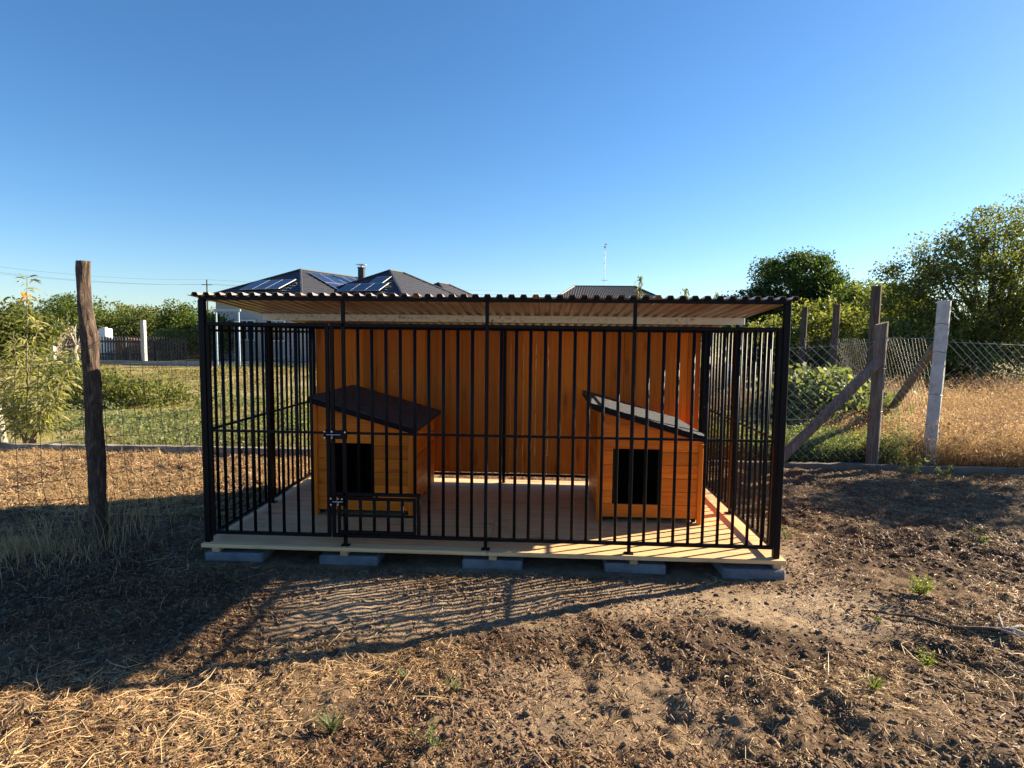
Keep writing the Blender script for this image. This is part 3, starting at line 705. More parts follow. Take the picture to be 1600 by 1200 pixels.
# ------------------------------------------------------------------ right: post with brace, chain link
Yk = 3.46
rfn = empty('chain_link_fence', (0, 0, 0), 'chain link fence on braced wooden post and leaning concrete post, right of kennel', 'fence')
def square_post(root, name, pts, half, m, top_cut=0., seed=0, nseg=18):
    """irregular square timber through centre points"""
    r = random.Random(seed); P = np.array(pts, float); t = np.linspace(0, 1, nseg)
    L = np.stack([np.interp(t, np.linspace(0, 1, len(P)), P[:, i]) for i in range(3)], 1)
    d = unit(P[-1]-P[0]); a = np.cross(d, [0, 1, 0.]) if abs(d[1]) < .9 else np.cross(d, [1., 0, 0]); a = unit(a); b = np.cross(d, a)
    vs = []; ring = 8
    for i, p in enumerate(L):
        for k in range(ring):
            an = k*math.pi/4+math.pi/8; rr = half*1.12*(1+r.uniform(-.035, .035))
            q = p+a*rr*max(-.95, min(.95, 1.15*math.cos(an)))+b*rr*max(-.95, min(.95, 1.15*math.sin(an)))
            if i == nseg-1: q = q+d*top_cut*np.dot(q-p, a)/half
            vs.append(q)
    fs = [(i*ring+k, i*ring+(k+1) % ring, (i+1)*ring+(k+1) % ring, (i+1)*ring+k) for i in range(nseg-1) for k in range(ring)]
    fs += [tuple(range(ring))[::-1], tuple((nseg-1)*ring+k for k in range(ring))]
    return MB().add(vs, fs).build(name, m, root)
a_ = at(1361, 735, Yk+.1); b_ = at(1378, 505, Yk+.1)
square_post(rfn, 'wooden_post', [a_, b_], .062, 'greywood', -.02, 3)
c_ = at(1215, 722, Yk-.05); d_ = at(1376, 562, Yk+.02)
square_post(rfn, 'brace', [c_, d_], .052, 'greywood', 0, 4)
e_ = at(1449, 745, Yk+.22); f_ = at(1476, 470, Yk+.22)
square_post(rfn, 'concrete_post', [e_, f_], .062, 'concpost', 0, 5)
fence_between(rfn, (2.1, Yk+.02), (a_[0]+.02, Yk+.1), 1.62, .13, .0017, 'zinc', .1, .1)
fence_between(rfn, (a_[0]+.02, Yk+.12), (f_[0]-.03, Yk+.22), 1.66, .085, .0013, 'zinc', .1)
fence_between(rfn, (f_[0]+.02, Yk+.22), (10.8, Yk+.35), 1.62, .10, .0015, 'zinc', .1, .06)
wr = MB()
for z in (.62, 1.15, 1.5):
    q = a_+(b_-a_)*((z-a_[2])/(b_[2]-a_[2])); wr.tube([(q[0]+.075*math.cos(t), q[1]+.075*math.sin(t), z+.01*math.sin(t*2)) for t in np.linspace(0, 6.28, 14)], .003, 4)
    q = e_+(f_-e_)*((z+.2-e_[2])/(f_[2]-e_[2])); wr.tube([(q[0]+.075*math.cos(t), q[1]+.075*math.sin(t), z+.2+.01*math.sin(t*2)) for t in np.linspace(0, 6.28, 14)], .003, 4)
wr.build('tie_wire', 'wire', rfn)
r2 = empty('receding_fence', (0, 0, 0), 'wire fence with three tall dark timber posts running away from concrete post', 'fence')
ps = []
for px, py, Y, hw in ((1370, 447, 7, .07), (1308, 476, 10, .065), (1258, 480, 14, .07), (1215, 500, 20, .08)):
    t = at(px, py, Y); ps.append(t); square_post(r2, 'wooden_post', [(t[0]-.02, Y, GZ-.2), t], hw, 'darkwood', 0, int(Y))
prev = (f_[0], Yk+.25)
for t in ps:
    fence_between(r2, prev, (t[0], t[1]), 1.62, .16, .0010, 'wire', .05); prev = (t[0], t[1])
g_ = at(1462, 540, Yk+.35); h_ = at(1405, 622, 5.3)
square_post(r2, 'brace', [g_+(h_-g_)*1.9, g_], .05, 'greywood', 0, 9)

# ------------------------------------------------------------------ willow-like young tree on the left
wt = at(50, 708, 3.7)
yt = empty('young_tree', (wt[0], 3.7, GZ), 'slender young tree with long pale narrow leaves beside the kerb', 'tree')
st = MB(); tips = []
for k, (px, py, dy) in enumerate(((42, 432, 0), (20, 520, .2), (75, 560, -.2), (100, 600, .1), (8, 560, .1), (60, 500, .1), (118, 545, -.1), (-15, 590, 0))):
    q = at(px, py, 3.7+dy); q = q-np.array([wt[0], 3.7, GZ]); b = np.array([random.uniform(-.08, .08), random.uniform(-.05, .05), 0])
    mid = b*.5+q*.5+np.array([random.uniform(-.08, .08), 0, -.08]); pts = [b, b+(mid-b)*.55, mid, q]
    st.tube(pts, [.016, .013, .009, .003], 5); tips.append(pts)
st.build('stem', 'greywood', yt, True)
C, D, Ls = [], [], []
for pts in tips:
    P = np.array(pts)
    for k in range(250):
        t = rng.uniform(.22, 1.0)**.8; s = t*3; i = min(2, int(s)); p = P[i]+(P[i+1]-P[i])*(s-i)
        L = rng.uniform(.075, .15); out = unit(rng.normal(size=3)*np.array([1, 1, .5])+np.array([0, 0, .25]))
        off = rng.uniform(0, .36)*(1.15-t); p2 = p+out*off
        d = unit(out+np.array([0, 0, -rng.uniform(0, 1.0)])); C.append(p2+d*L/2); D.append(d); Ls.append(L)
C = np.array(C); D = np.array(D); Ls = np.array(Ls); sd = perp(D)
P3 = np.stack([C-D*Ls[:, None]/2, C-D*Ls[:, None]*.1+np.array([0, 0, .006]), C+D*Ls[:, None]*.25, C+D*Ls[:, None]/2-np.array([0, 0, .02])], 1)
arr_mesh('leaves', *ribbons(P3, np.stack([Ls*.02, Ls*.085, Ls*.075, Ls*.01], 1), sd), 'peach', yt)
q = at(42, 462, 3.7)-np.array([wt[0], 3.7, GZ]); n = 10
Cc = q+rng.normal(size=(n, 3))*.035; Dd = unit(rng.normal(size=(n, 3))+np.array([0, 0, -.8])); Lq = np.full(n, .09)
arr_mesh('yellowed_leaves', *diamonds(Cc, Dd, perp(Dd), Lq, Lq*.4), 'orange_leaf', yt)
lt = at(3, 705, 3.9)
bt = empty('leaning_trunk', (lt[0], 3.9, GZ), 'pale leaning trunk cut by the left edge of view', 'tree')
MB().tube([(.02, 0, -.1), (-.05, 0, .5), (-.12, 0, 1.1), (-.2, .05, 1.8)], [.07, .06, .055, .04], 9).build('trunk', 'paletrunk', bt, True)
crown_b = empty('bush', (at(165, 600, 8)[0], 8.0, GZ), 'leafy green shrub just behind the bark post', 'bush')
crown_mesh(crown_b, [(-.3, 0, .35, .9, .7, .38), (.75, .3, .25, .9, .7, .26), (-1.2, .4, .55, .8, .5, .5)], 9000, .075, 'tree_lit', csize=.14, name='leaves')

# ------------------------------------------------------------------ kennel platform and blocks
plat = empty('wooden_platform', (0, 0, 0), 'yellow shuttering board platform carrying the dog kennel', 'platform')
rows = [(-.055, .46), (.463, .965), (.968, 1.47), (1.473, 2.06)]
for r_i, (y0, y1) in enumerate(rows):
    for c_i, (x0, x1) in enumerate(((-2.03, .013), (.016, 2.055))):
        MB().box(x0, x1, y0, y1, -.027, 0, .002).build('board', 'deck', plat, loc=(0, 0, -.0005*((r_i+c_i) % 2)))
for x in (-1.93, -1.0, .055, 1.03, 2.0):
    MB().box(x-.027, x+.027, -.045, 2.04, -.062, -.0285, .002).build('joist', 'joist', plat)
pl_ = ('at the left end of the platform', 'under the gate and hatch of the kennel', 'below the central seam of the platform', 'right of centre, below the right kennel post foot', 'at the sunlit right corner of the platform')
bm_ = MB().box(-.21, .21, 0, .26, -.075, 0, .012).mesh('paving_block')
for (x, y), lb in zip(((-1.80, -.05), (-.97, -.045), (.05, -.045), (1.045, -.035), (1.84, -.075)), pl_):
    tag(link('paving_block', bm_, 'bluecrete', None, (x, y, -.063), (0, 0, random.uniform(-.02, .02))), 'concrete block '+lb, 'concrete block', 'concrete blocks under the platform')

# ------------------------------------------------------------------ the kennel
kn = empty('dog_kennel', (0, 0, 0), 'large black barred dog kennel with corrugated roof and orange plank back wall', 'kennel')
HT, HM, HB = 1.559, .808, .072
def vpost(name, x, y, w_, z0, z1, parent=kn):
    return MB().box(-w_/2, w_/2, -w_/2, w_/2, z0, z1, .003).build(name, 'black', parent, loc=(x, y, 0))
def roof_z(y): return 1.762-.084*y
for x, y in ((-2, 0), (2, 0), (-2, 1.99), (2, 1.99)): vpost('corner_post', x, y, .042, 0, roof_z(y)-.034)
for x in (-2, 2):
    p = vpost('side_post', x*1.002, 1.03, .027, 0, 1.608); MB().box(-.035, .035, -.035, .035, 0, .006).build('foot', 'black', p)
for x in (-1, 0, 1):
    p = vpost('front_post', x, 0, .024, 0, roof_z(0)-.034); MB().box(-.03, .03, -.025, .025, 0, .005).build('foot', 'black', p)
vpost('rear_post', .0, 1.925, .03, 0, 1.56)
MB().box(-2.021, 2.021, -.013, .013, roof_z(0)-.034, roof_z(0)-.010, .003).build('roof_rail', 'black', kn)
MB().box(-2.021, 2.021, 1.977, 2.003, roof_z(1.99)-.034, roof_z(1.99)-.012, .003).build('roof_rail', 'black', kn)
BAR = {}
def bar_mesh(z0, z1, r=.0114):
    k = (round(z0, 3), round(z1, 3))
    if k not in BAR: BAR[k] = MB().tube([(0, 0, z0), (0, 0, z1)], r, 8).mesh('bar', True)
    return BAR[k]
def frame_x(name, x0, x1, z0, z1, y=0, t=.024, parent=kn, sides='lr'):
    mb = MB(); h = t/2
    mb.box(x0, x1, y-h, y+h, z1-t, z1, .002).box(x0, x1, y-h, y+h, z0, z0+t, .002)
    if 'l' in sides: mb.box(x0, x0+t, y-h+.001, y+h-.001, z0+t, z1-t)
    if 'r' in sides: mb.box(x1-t, x1, y-h+.001, y+h-.001, z0+t, z1-t)
    return mb.build(name, 'black', parent)
# left fixed panel
fp_ = frame_x('front_panel', -1.975, -1.103, HB-.012, HT+.015)
MB().box(-1.951, -1.127, -.008, .008, HM-.008, HM+.008).build('mid_rail', 'black', fp_)
for k in range(7): link('bar', bar_mesh(HB, HT), 'black', fp_, (-1.865+k*.1055+random.uniform(-.0015, .0015), 0, 0), (0, random.uniform(-.0016, .0016), 0))
# gate
gt = frame_x('gate', -1.093, -.013, HB-.012, HT+.015, sides='l')
MB().box(-1.069, -.013, -.008, .008, HM-.008, HM+.008).build('mid_rail', 'black', gt)
for k in range(9):
    x = -.9+.1*k
    link('bar', bar_mesh(.372 if x < -.45 else HB, HT), 'black', gt, (x, 0, 0), (0, random.uniform(-.0016, .0016), 0))
hb = MB(); hb.box(-1.062, -.461, -.012, .012, .362, .384, .002).box(-.485, -.463, -.011, .011, HB+.012, .362); hb.build('hatch_surround', 'black', gt)
hx = frame_x('hatch', -1.052, -.492, HB+.018, .350, -.004, .02)
MB().box(-1.032, -.512, -.012, .004, .212, .226).build('mid_rail', 'black', hx)
for k in range(5): link('bar', bar_mesh(HB+.02, .345), 'black', hx, (-.99+.1*k+.0, -.004, 0))
def latch(x, z, parent, w_=.16):
    la = MB().box(x-.055, x-.012, -.034, -.014, z-.032, z+.030, .003).box(x-.004, x+w_-.055, -.034, -.014, z-.030, z+.030, .003).build('latch', 'black', parent)
    mb = MB()
    for sx, sz in ((-.045, .022), (-.045, -.022), (.006, .022), (.006, -.022), (w_-.065, .02)):
        mb.tube([(x+sx, -.034, z+sz), (x+sx, -.041, z+sz)], .0062, 8)
    mb.build('screws', 'silver', la)
    MB().tube([(x-.03, -.044, z+.001), (x+w_*.42, -.044, z+.001)], .0032, 6).tube([(x+.012, -.046, z), (x+.012, -.06, z-.02)], .003, 6).build('bolt', 'silver', la)
latch(-1.083, .80, gt, .165); latch(-1.045, .325, gt, .10)
for z in (.352, .088): MB().tube([(-.77, -.014, z-.02), (-.77, -.014, z+.02)], .010, 8).build('hinge', 'black', hx)
# right fixed panel
rp_ = frame_x('front_panel', .013, 1.975, HB-.012, HT+.015, sides='r')
MB().box(.013, 1.951, -.008, .008, HM-.008, HM+.008).build('mid_rail', 'black', rp_)
for k in range(1, 20):
    if k != 10: link('bar', bar_mesh(HB, HT), 'black', rp_, (.1*k+random.uniform(-.0015, .0015), 0, 0), (0, random.uniform(-.0016, .0016), 0))
# side panels
def side_panel(x, y0, y1, double):
    mb = MB(); t = .024; h = t/2; zb = .038
    mb.box(x-h, x+h, y0, y1, HT-.012, HT+.012, .002).box(x-h, x+h, y0, y1, zb, zb+t, .002)
    mb.box(x-h+.001, x+h-.001, y0, y0+t, zb+t, HT-.012).box(x-h+.001, x+h-.001, y1-t, y1, zb+t, HT-.012)
    if double: mb.box(x-h+.002, x+h-.002, y0+t, y1-t, HT-.052, HT-.034)
    o = mb.build('side_panel', 'black', kn)
    MB().box(x-.008, x+.008, y0+t, y1-t, HM-.008, HM+.008).build('mid_rail', 'black', o)
    n = 8
    for k in range(1, n+1): link('bar', bar_mesh(zb+.01, HT), 'black', o, (x, y0+.012+(y1-y0-.024)*k/(n+1), 0))
for x, db in ((-2, True), (2, False)):
    side_panel(x, .024, 1.012, db); side_panel(x, 1.05, 1.966, db)
# back wall of stained planks on a black frame
bw = MB().box(-1.975, 1.975, 1.93, 1.955, .066, .09, .002).box(-1.975, 1.975, 1.93, 1.955, 1.548, 1.572, .002)
for x in (-1.963, 1.963): bw.box(x-.012, x+.012, 1.931, 1.954, .09, 1.548)
bw = bw.build('back_wall', 'black', kn)
PW = 3.90/31; hw = PW/2-.0006
prof = [(-hw, .003), (-hw+.0025, 0), (hw-.0025, 0), (hw, .003), (hw, .018), (-hw, .018)]
plm = MB().add([(x, y, 0) for x, y in prof]+[(x, y, 1.474) for x, y in prof], [(5, 4, 3, 2, 1, 0), (6, 7, 8, 9, 10, 11)]+[(i, (i+1) % 6, 6+(i+1) % 6, 6+i) for i in range(6)]).mesh('plank')
for k in range(31):
    link('plank', plm, 'stain_v', bw, (-1.95+PW*(k+.5), 1.957+random.uniform(0, .0025), .094+random.uniform(-.003, .003)))
kn_ = MB()
for px, py in ((616, 580), (692, 531)):
    q = at(px, py, 1.953); kn_.tube([(q[0], 1.956, q[2]), (q[0], 1.950, q[2])], .012, 10)
kn_.build('knot', 'joist', bw)
# beam and roof
MB().box(-2.055, 2.065, 1.03, 1.07, 1.612, 1.672, .003).build('roof_beam', 'beam', kn)
FILL = MB()  # black pieces added inside the roof crests, standing in for shade
def roof_sheet(x0, n, zoff):
    pitch = .0815; H = .020; prof = []
    for k in range(n):
        x = x0+k*pitch; prof += [(x, 0), (x+pitch*.38, 0), (x+pitch*.5, H), (x+pitch*.88, H)]
    prof.append((x0+n*pitch, 0))
    for k in range(n):
        x = x0+k*pitch; zb_ = roof_z(0)-.010; q = [(x+pitch*.40, zb_), (x+pitch*.98, zb_), (x+pitch*.87, roof_z(0)-.0085+H), (x+pitch*.51, roof_z(0)-.0085+H)]
        if k < n-1 or x0 > 1: FILL.add([(a, -.013, b) for a, b in q]+[(a, .012, b-.002) for a, b in q], [(0, 1, 2, 3), (7, 6, 5, 4), (0, 4, 5, 1), (1, 5, 6, 2), (2, 6, 7, 3), (3, 7, 4, 0)])
    y0, y1 = -.032, 2.10; vs = []; fs = []; m_ = len(prof)
    ysg = [y0, .6, 1.3, y1]
    for yy in ysg:
        for th_ in (0, .0016):
            for x, z in prof: vs.append((x, yy, roof_z(yy)-.006+z+th_+zoff))
    for s in range(3):
        for i in range(m_-1):
            a = s*2*m_+i; b = a+2*m_
            fs += [(a, a+1, b+1, b), (a+m_, b+m_, b+m_+1, a+m_+1)]
    for s in (0, 3):
        for i in range(m_-1): a = s*2*m_+i; fs.append((a, a+m_, a+m_+1, a+1))
    for s in range(3):
        for i in (0, m_-1): a = s*2*m_+i; b = a+2*m_; fs.append((a, b, b+m_, a+m_))
    return MB().add(vs, fs).build('roof_sheet', 'sheet', kn)
for k in range(5): roof_sheet(-2.09+k*.0815*10.25-(k*.0815*.25), 10 if k < 4 else 11, .0022*(k % 2))
FILL.build('crest_shade_strip', 'black', kn)['kind'] = 'stuff'
sc = MB()
for y in (0, 1.05, 1.99):
    for k in range(14):
        x = -1.97+k*.302; sc.tube([(x, y, roof_z(y)-.008), (x, y, roof_z(y)+.004)], .006, 6)
sc.build('roof_screws', 'silver', kn)['kind'] = 'stuff'

# ------------------------------------------------------------------ dog houses
def dog_house(loc, label, lift=0., ohl=.07, ohr=.02):
    r_ = empty('dog_house', loc, label, 'dog house', 'orange wooden dog houses in the kennel')
    W, Dp, HL, HR = .815, 1.0, .93+lift, .70+lift; t = .018; slope = (HL-HR)/W
    zb = .045; pt = .1085; dx0, dx1, dz0, dz1 = .108, .492, .155, .605
    def hgt(x): return HL-slope*x-.012
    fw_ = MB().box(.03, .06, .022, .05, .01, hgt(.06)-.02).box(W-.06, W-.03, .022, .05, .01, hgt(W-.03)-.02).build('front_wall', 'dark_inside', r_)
    k = 0
    while zb+k*pt < HL:
        z0 = zb+k*pt; z1 = z0+pt-.002; k += 1
        spans = [(.0, W, z0, z1)]
        if z0 < dz1-.002 and z1 > dz0+.002:
            spans = [(0, dx0, z0, z1), (dx1, W, z0, z1)]
            if z1 > dz1+.004: spans.append((dx0, dx1, dz1, z1))
            if z0 < dz0-.004: spans.append((dx0, dx1, z0, dz0))
        for a, b, z0, z1 in spans:
            zt0, zt1 = min(z1, hgt(a)), min(z1, hgt(b))
            if zt0 <= z0: continue
            if zt1 < z0: b = (HL-.012-z0)/slope; zt1 = z0+.0005
            c = .003
            vs = [(a, c, z0), (b, c, z0), (b, c, zt1), (a, c, zt0), (a, t, z0), (b, t, z0), (b, t, zt1), (a, t, zt0),
                  (a, 0, z0+c), (b, 0, z0+c), (b, 0, max(zt1-c, z0+c)), (a, 0, max(zt0-c, z0+c))]
            fs = [(8, 9, 10, 11), (0, 1, 9, 8), (11, 10, 2, 3), (7, 6, 5, 4), (0, 4, 5, 1), (3, 2, 6, 7), (0, 8, 11, 3), (0, 3, 7, 4), (1, 2, 10, 9), (1, 5, 6, 2)]
            if zt1 < z1-1e-4 and hgt(a) > z1: # board clipped by the sloping top
                xc_ = (HL-.012-z1)/slope
                vs = [(a, 0, z0), (b, 0, z0), (b, 0, zt1), (xc_, 0, z1), (a, 0, z1)]; m5 = len(vs); vs += [(x, t, z) for x, _, z in vs]
                fs = [(0, 1, 2, 3, 4), (9, 8, 7, 6, 5)]+[(i, (i+1) % 5, 5+(i+1) % 5, 5+i) for i in range(5)]
            MB().add(vs, fs).build('board', 'stain_x', fw_)
    # door opening trim closes the cut boards
    def sidew(x, H, name='side_wall'):
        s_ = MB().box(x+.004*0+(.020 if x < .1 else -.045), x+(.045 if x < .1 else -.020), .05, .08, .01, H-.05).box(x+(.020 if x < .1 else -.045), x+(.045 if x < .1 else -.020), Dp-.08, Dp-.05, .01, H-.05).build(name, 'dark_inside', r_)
        z = zb
        while z < H-.03:
            z1 = min(z+pt-.002, H-.022); x0_, x1_ = (x, x+t) if x < .1 else (x-t, x)
            MB().box(x0_, x1_, t+.001, Dp-t-.001, z, z1, .003).build('board', 'stain_y', s_); z += pt
    sidew(0, HL); sidew(W, HR)
    bwl = MB().box(0, W, Dp-t, Dp, zb, HR-.03, .003).add([(0, Dp-t, HR-.03), (W, Dp-t, HR-.03), (0, Dp-t, HL-.03), (0, Dp, HR-.03), (W, Dp, HR-.03), (0, Dp, HL-.03)], [(0, 1, 2), (5, 4, 3), (0, 2, 5, 3), (1, 4, 5, 2)]).build('back_panel', 'stain_x', r_)
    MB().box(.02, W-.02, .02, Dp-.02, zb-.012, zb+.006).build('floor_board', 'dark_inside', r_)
    MB().box(.02, W-.02, Dp-.04, Dp-.02, zb, HR-.05).build('shade_lining', 'dark_inside', r_)  # inner panels added to blacken the interior, painted shade
    MB().box(.024, .030, .021, Dp-.045, zb+.01, HL-.07).build('shade_lining', 'dark_inside', r_)
    MB().box(W-.030, W-.024, .021, Dp-.045, zb+.01, HR-.05).build('shade_lining', 'dark_inside', r_)
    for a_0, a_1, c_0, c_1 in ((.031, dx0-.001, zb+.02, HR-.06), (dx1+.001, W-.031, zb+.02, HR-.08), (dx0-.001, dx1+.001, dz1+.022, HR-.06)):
        MB().box(a_0, a_1, .0195, .0235, c_0, c_1).build('shade_lining', 'dark_inside', r_)
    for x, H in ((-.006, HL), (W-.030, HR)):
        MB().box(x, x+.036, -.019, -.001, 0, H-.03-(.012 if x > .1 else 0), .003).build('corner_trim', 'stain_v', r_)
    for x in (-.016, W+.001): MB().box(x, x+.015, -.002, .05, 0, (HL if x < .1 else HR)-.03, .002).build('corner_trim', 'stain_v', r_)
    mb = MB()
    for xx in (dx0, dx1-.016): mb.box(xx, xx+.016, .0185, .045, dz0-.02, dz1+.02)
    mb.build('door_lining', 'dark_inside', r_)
    # pent roof with felt
    x0, x1 = -ohl, W+ohr; y0, y1 = -.07, Dp+.10
    def rz(x): return HL-slope*x
    vs = [(x0, y0, rz(x0)), (x1, y0, rz(x1)), (x1, y1, rz(x1)), (x0, y1, rz(x0))]
    vs += [(x, y, z+.022) for x, y, z in vs]
    FB = [(3, 2, 1, 0), (4, 5, 6, 7), (0, 1, 5, 4), (1, 2, 6, 5), (2, 3, 7, 6), (3, 0, 4, 7)]
    rf_ = MB().add(vs, FB).build('roof', 'dark_inside', r_)
    nrow = 8; ww = (x1-x0+.016)/nrow
    for k in range(nrow):
        a = x1+.008-ww*(k+1); b = a+ww+.02 if k else a+ww
        za, zb_ = rz(a)+.0235, rz(b)+.0235+.004
        vs = [(a, y0-.008, za), (b, y0-.008, zb_), (b, y1+.008, zb_), (a, y1+.008, za)]
        if k == 0 or k == nrow-1 or True: th_ = .003
        vs += [(x, y, z+th_) for x, y, z in vs]
        MB().add(vs, FB).build('felt_strip', 'felt', rf_)
    MB().box(x0-.004, x0-.001, y0, y1, rz(x0)-.02, rz(x0)+.026).build('drip_edge', 'black', rf_)
    dr = MB().add([(x0, y0-.009, rz(x0)-.022), (x1, y0-.009, rz(x1)-.022), (x1, y0-.009, rz(x1)+.024), (x0, y0-.009, rz(x0)+.024), (x0, y0-.002, rz(x0)-.022), (x1, y0-.002, rz(x1)-.022), (x1, y0-.002, rz(x1)+.024), (x0, y0-.002, rz(x0)+.024)],
             [(0, 1, 2, 3), (7, 6, 5, 4), (0, 4, 5, 1), (1, 5, 6, 2), (2, 6, 7, 3), (3, 7, 4, 0)]).build('drip_edge', 'black', rf_)
    return r_
dog_house((-1.490, .700, 0), 'shaded dog house with black felt roof at the left of the kennel', .032, .012, .05)
dog_house((.850, .700, 0), 'dog house at the right of the kennel with sunlit pale grey roof')

# ------------------------------------------------------------------ ground cover
def scatter(name, X, Y, L, Wd, az, m, label, cat, lift=.004, curl=.25, tilt=.12, parent=None):
    """lying blades: 4-point ribbons following the ground"""
    n = len(X); t = np.array([-.5, -.17, .17, .5]); cur = rng.normal(size=n)*curl
    ang = az[:, None] + cur[:, None]*t[None]*2
    dx = np.cos(ang); dy = np.sin(ang)
    px = X[:, None] + L[:, None]*t[None]*dx; py = Y[:, None] + L[:, None]*t[None]*dy
    base = gh(X, Y); pz = np.maximum(gh(px, py), base[:, None]-.02)
    pz = pz*.7+base[:, None]*.3 + lift*(.3+rng.random((n, 1))*1.6) + L[:, None]*t[None]*rng.normal(size=(n, 1))*tilt
    pz = np.maximum(pz, gh(px, py)+.0008)
    P = np.stack([px, py, pz], 2); side = np.stack([-np.sin(az), np.cos(az), rng.normal(size=n)*.7], 1)
    return arr_mesh(name, *ribbons(P, Wd[:, None]*np.array([.6, 1, 1, .5])[None], unit(side)), m, parent)
def on_soil(n, x0=-5.5, x1=7.5, y0=-2.5, y1=3.3, dens=None, bias=1.6):
    X = []; Y = []
    tot = 0
    while tot < n:
        k = n*2; y = y0+(y1-y0)*rng.random(k)**bias; x = rng.uniform(x0, x1, k)
        keep = (np.abs(x-.2) < 1.15*(y+4.6)*.95+.3) & ~((x > -2.1) & (x < 2.12) & (y > -.12) & (y < 2.15))
        if dens is not None: keep &= rng.random(k) < dens(x, y)
        X.append(x[keep]); Y.append(y[keep]); tot += keep.sum()
    return np.concatenate(X)[:n], np.concatenate(Y)[:n]
def d_straw(x, y):
    s = sandmask(x, y); p = fbm(x, y, 1.1, 3, 101)
    strip = np.where(x < 0, .75, smooth(.9, 1.8, x)*.75+.25)*(1-smooth(-.9, .2, y)*.55)
    strip = strip*(1-.62*smooth(-1.75, -1.3, y)*(1-smooth(-1.3, -.7, x)))
    return np.clip(strip*(.12+1.6*smooth(.38, .68, p)), 0, 1)*(1-.93*smooth(.15, .6, s))*(1-.8*darkmask(x, y))
def az_field(x, y):
    # stalks lie up-right on the left, down-right on the right
    a = np.where(x < -.3, .62, -.72); return a + rng.normal(size=len(x))*np.where(x < -.6, .75, .95)
X, Y = on_soil(120000, dens=d_straw)
L = .010+rng.gamma(2.0, .012, len(X)); az = az_field(X, Y)+rng.normal(size=len(X))*.5
tag(scatter('straw', X, Y, L, .0007+rng.random(len(X))*.0012, az, 'straw', '', ''), 'short dry straw strewn over the raked soil', 'straw', kind='stuff')
X, Y = on_soil(5200, dens=lambda x, y: d_straw(x, y)*np.where(x < -.8, 1.3, .7))
L = .05+rng.gamma(2.0, .045, len(X)); az = az_field(X, Y)
tag(scatter('long_straw', X, Y, L, .0009+rng.random(len(X))*.0012, az, 'straw', '', '', lift=.012, curl=.5, tilt=.16), 'long dry stalks lying loose on the soil', 'straw', kind='stuff')
X, Y = on_soil(120000, dens=lambda x, y: np.clip(.12+.9*smooth(.4, .6, fbm(x, y, 1.4, 3, 111)), 0, 1)*(1-.55*sandmask(x, y)))
L = .008+rng.gamma(2.0, .008, len(X)); az = rng.uniform(0, 6.28, len(X))
tag(scatter('mulch', X, Y, L, .001+rng.random(len(X))*.0022, az, 'mulch', '', '', lift=.006, tilt=.5), 'dark brown chopped plant mulch on the soil', 'mulch', kind='stuff')
X, Y = on_soil(70000, dens=lambda x, y: .35+.65*smooth(.4, .6, fbm(x, y, 3.0, 3, 141)), bias=2.0)
L = .005+rng.gamma(1.6, .005, len(X))
tag(scatter('chaff', X, Y, L, .0006+rng.random(len(X))*.0012, rng.uniform(0, 6.28, len(X)), 'straw', '', '', lift=.004, tilt=.5), 'fine pale chaff dusted over the soil and sand', 'chaff', kind='stuff')
# clods
X, Y = on_soil(36000, dens=lambda x, y: np.clip(smooth(.40, .65, fbm(x, y, 2.0, 3, 121))*.8+.10+.6*darkmask(x, y), 0, 1), bias=1.9)
t_ = (1+5**.5)/2
ico = unit(np.array([(-1, t_, 0), (1, t_, 0), (-1, -t_, 0), (1, -t_, 0), (0, -1, t_), (0, 1, t_), (0, -1, -t_), (0, 1, -t_), (t_, 0, -1), (t_, 0, 1), (-t_, 0, -1), (-t_, 0, 1)], float))
icf = np.array([(0, 11, 5), (0, 5, 1), (0, 1, 7), (0, 7, 10), (0, 10, 11), (1, 5, 9), (5, 11, 4), (11, 10, 2), (10, 7, 6), (7, 1, 8), (3, 9, 4), (3, 4, 2), (3, 2, 6), (3, 6, 8), (3, 8, 9), (4, 9, 5), (2, 4, 11), (6, 2, 10), (8, 6, 7), (9, 8, 1)])
n = len(X); r = np.minimum(.002+rng.gamma(1.3, .0028, n), .014)
Vc = ico[None]*(1+rng.normal(size=(n, 12, 1))*.28)*r[:, None, None]*np.array([1.2, 1.1, .75]) + np.stack([X, Y, gh(X, Y)+r*.2], 1)[:, None]
Fc = (np.arange(n)*12)[:, None, None]+icf[None]
tag(arr_mesh('soil_clods', Vc.reshape(-1, 3), Fc.reshape(-1, 3), 'clod'), 'small crumbled lumps of dark soil', 'soil', kind='stuff')

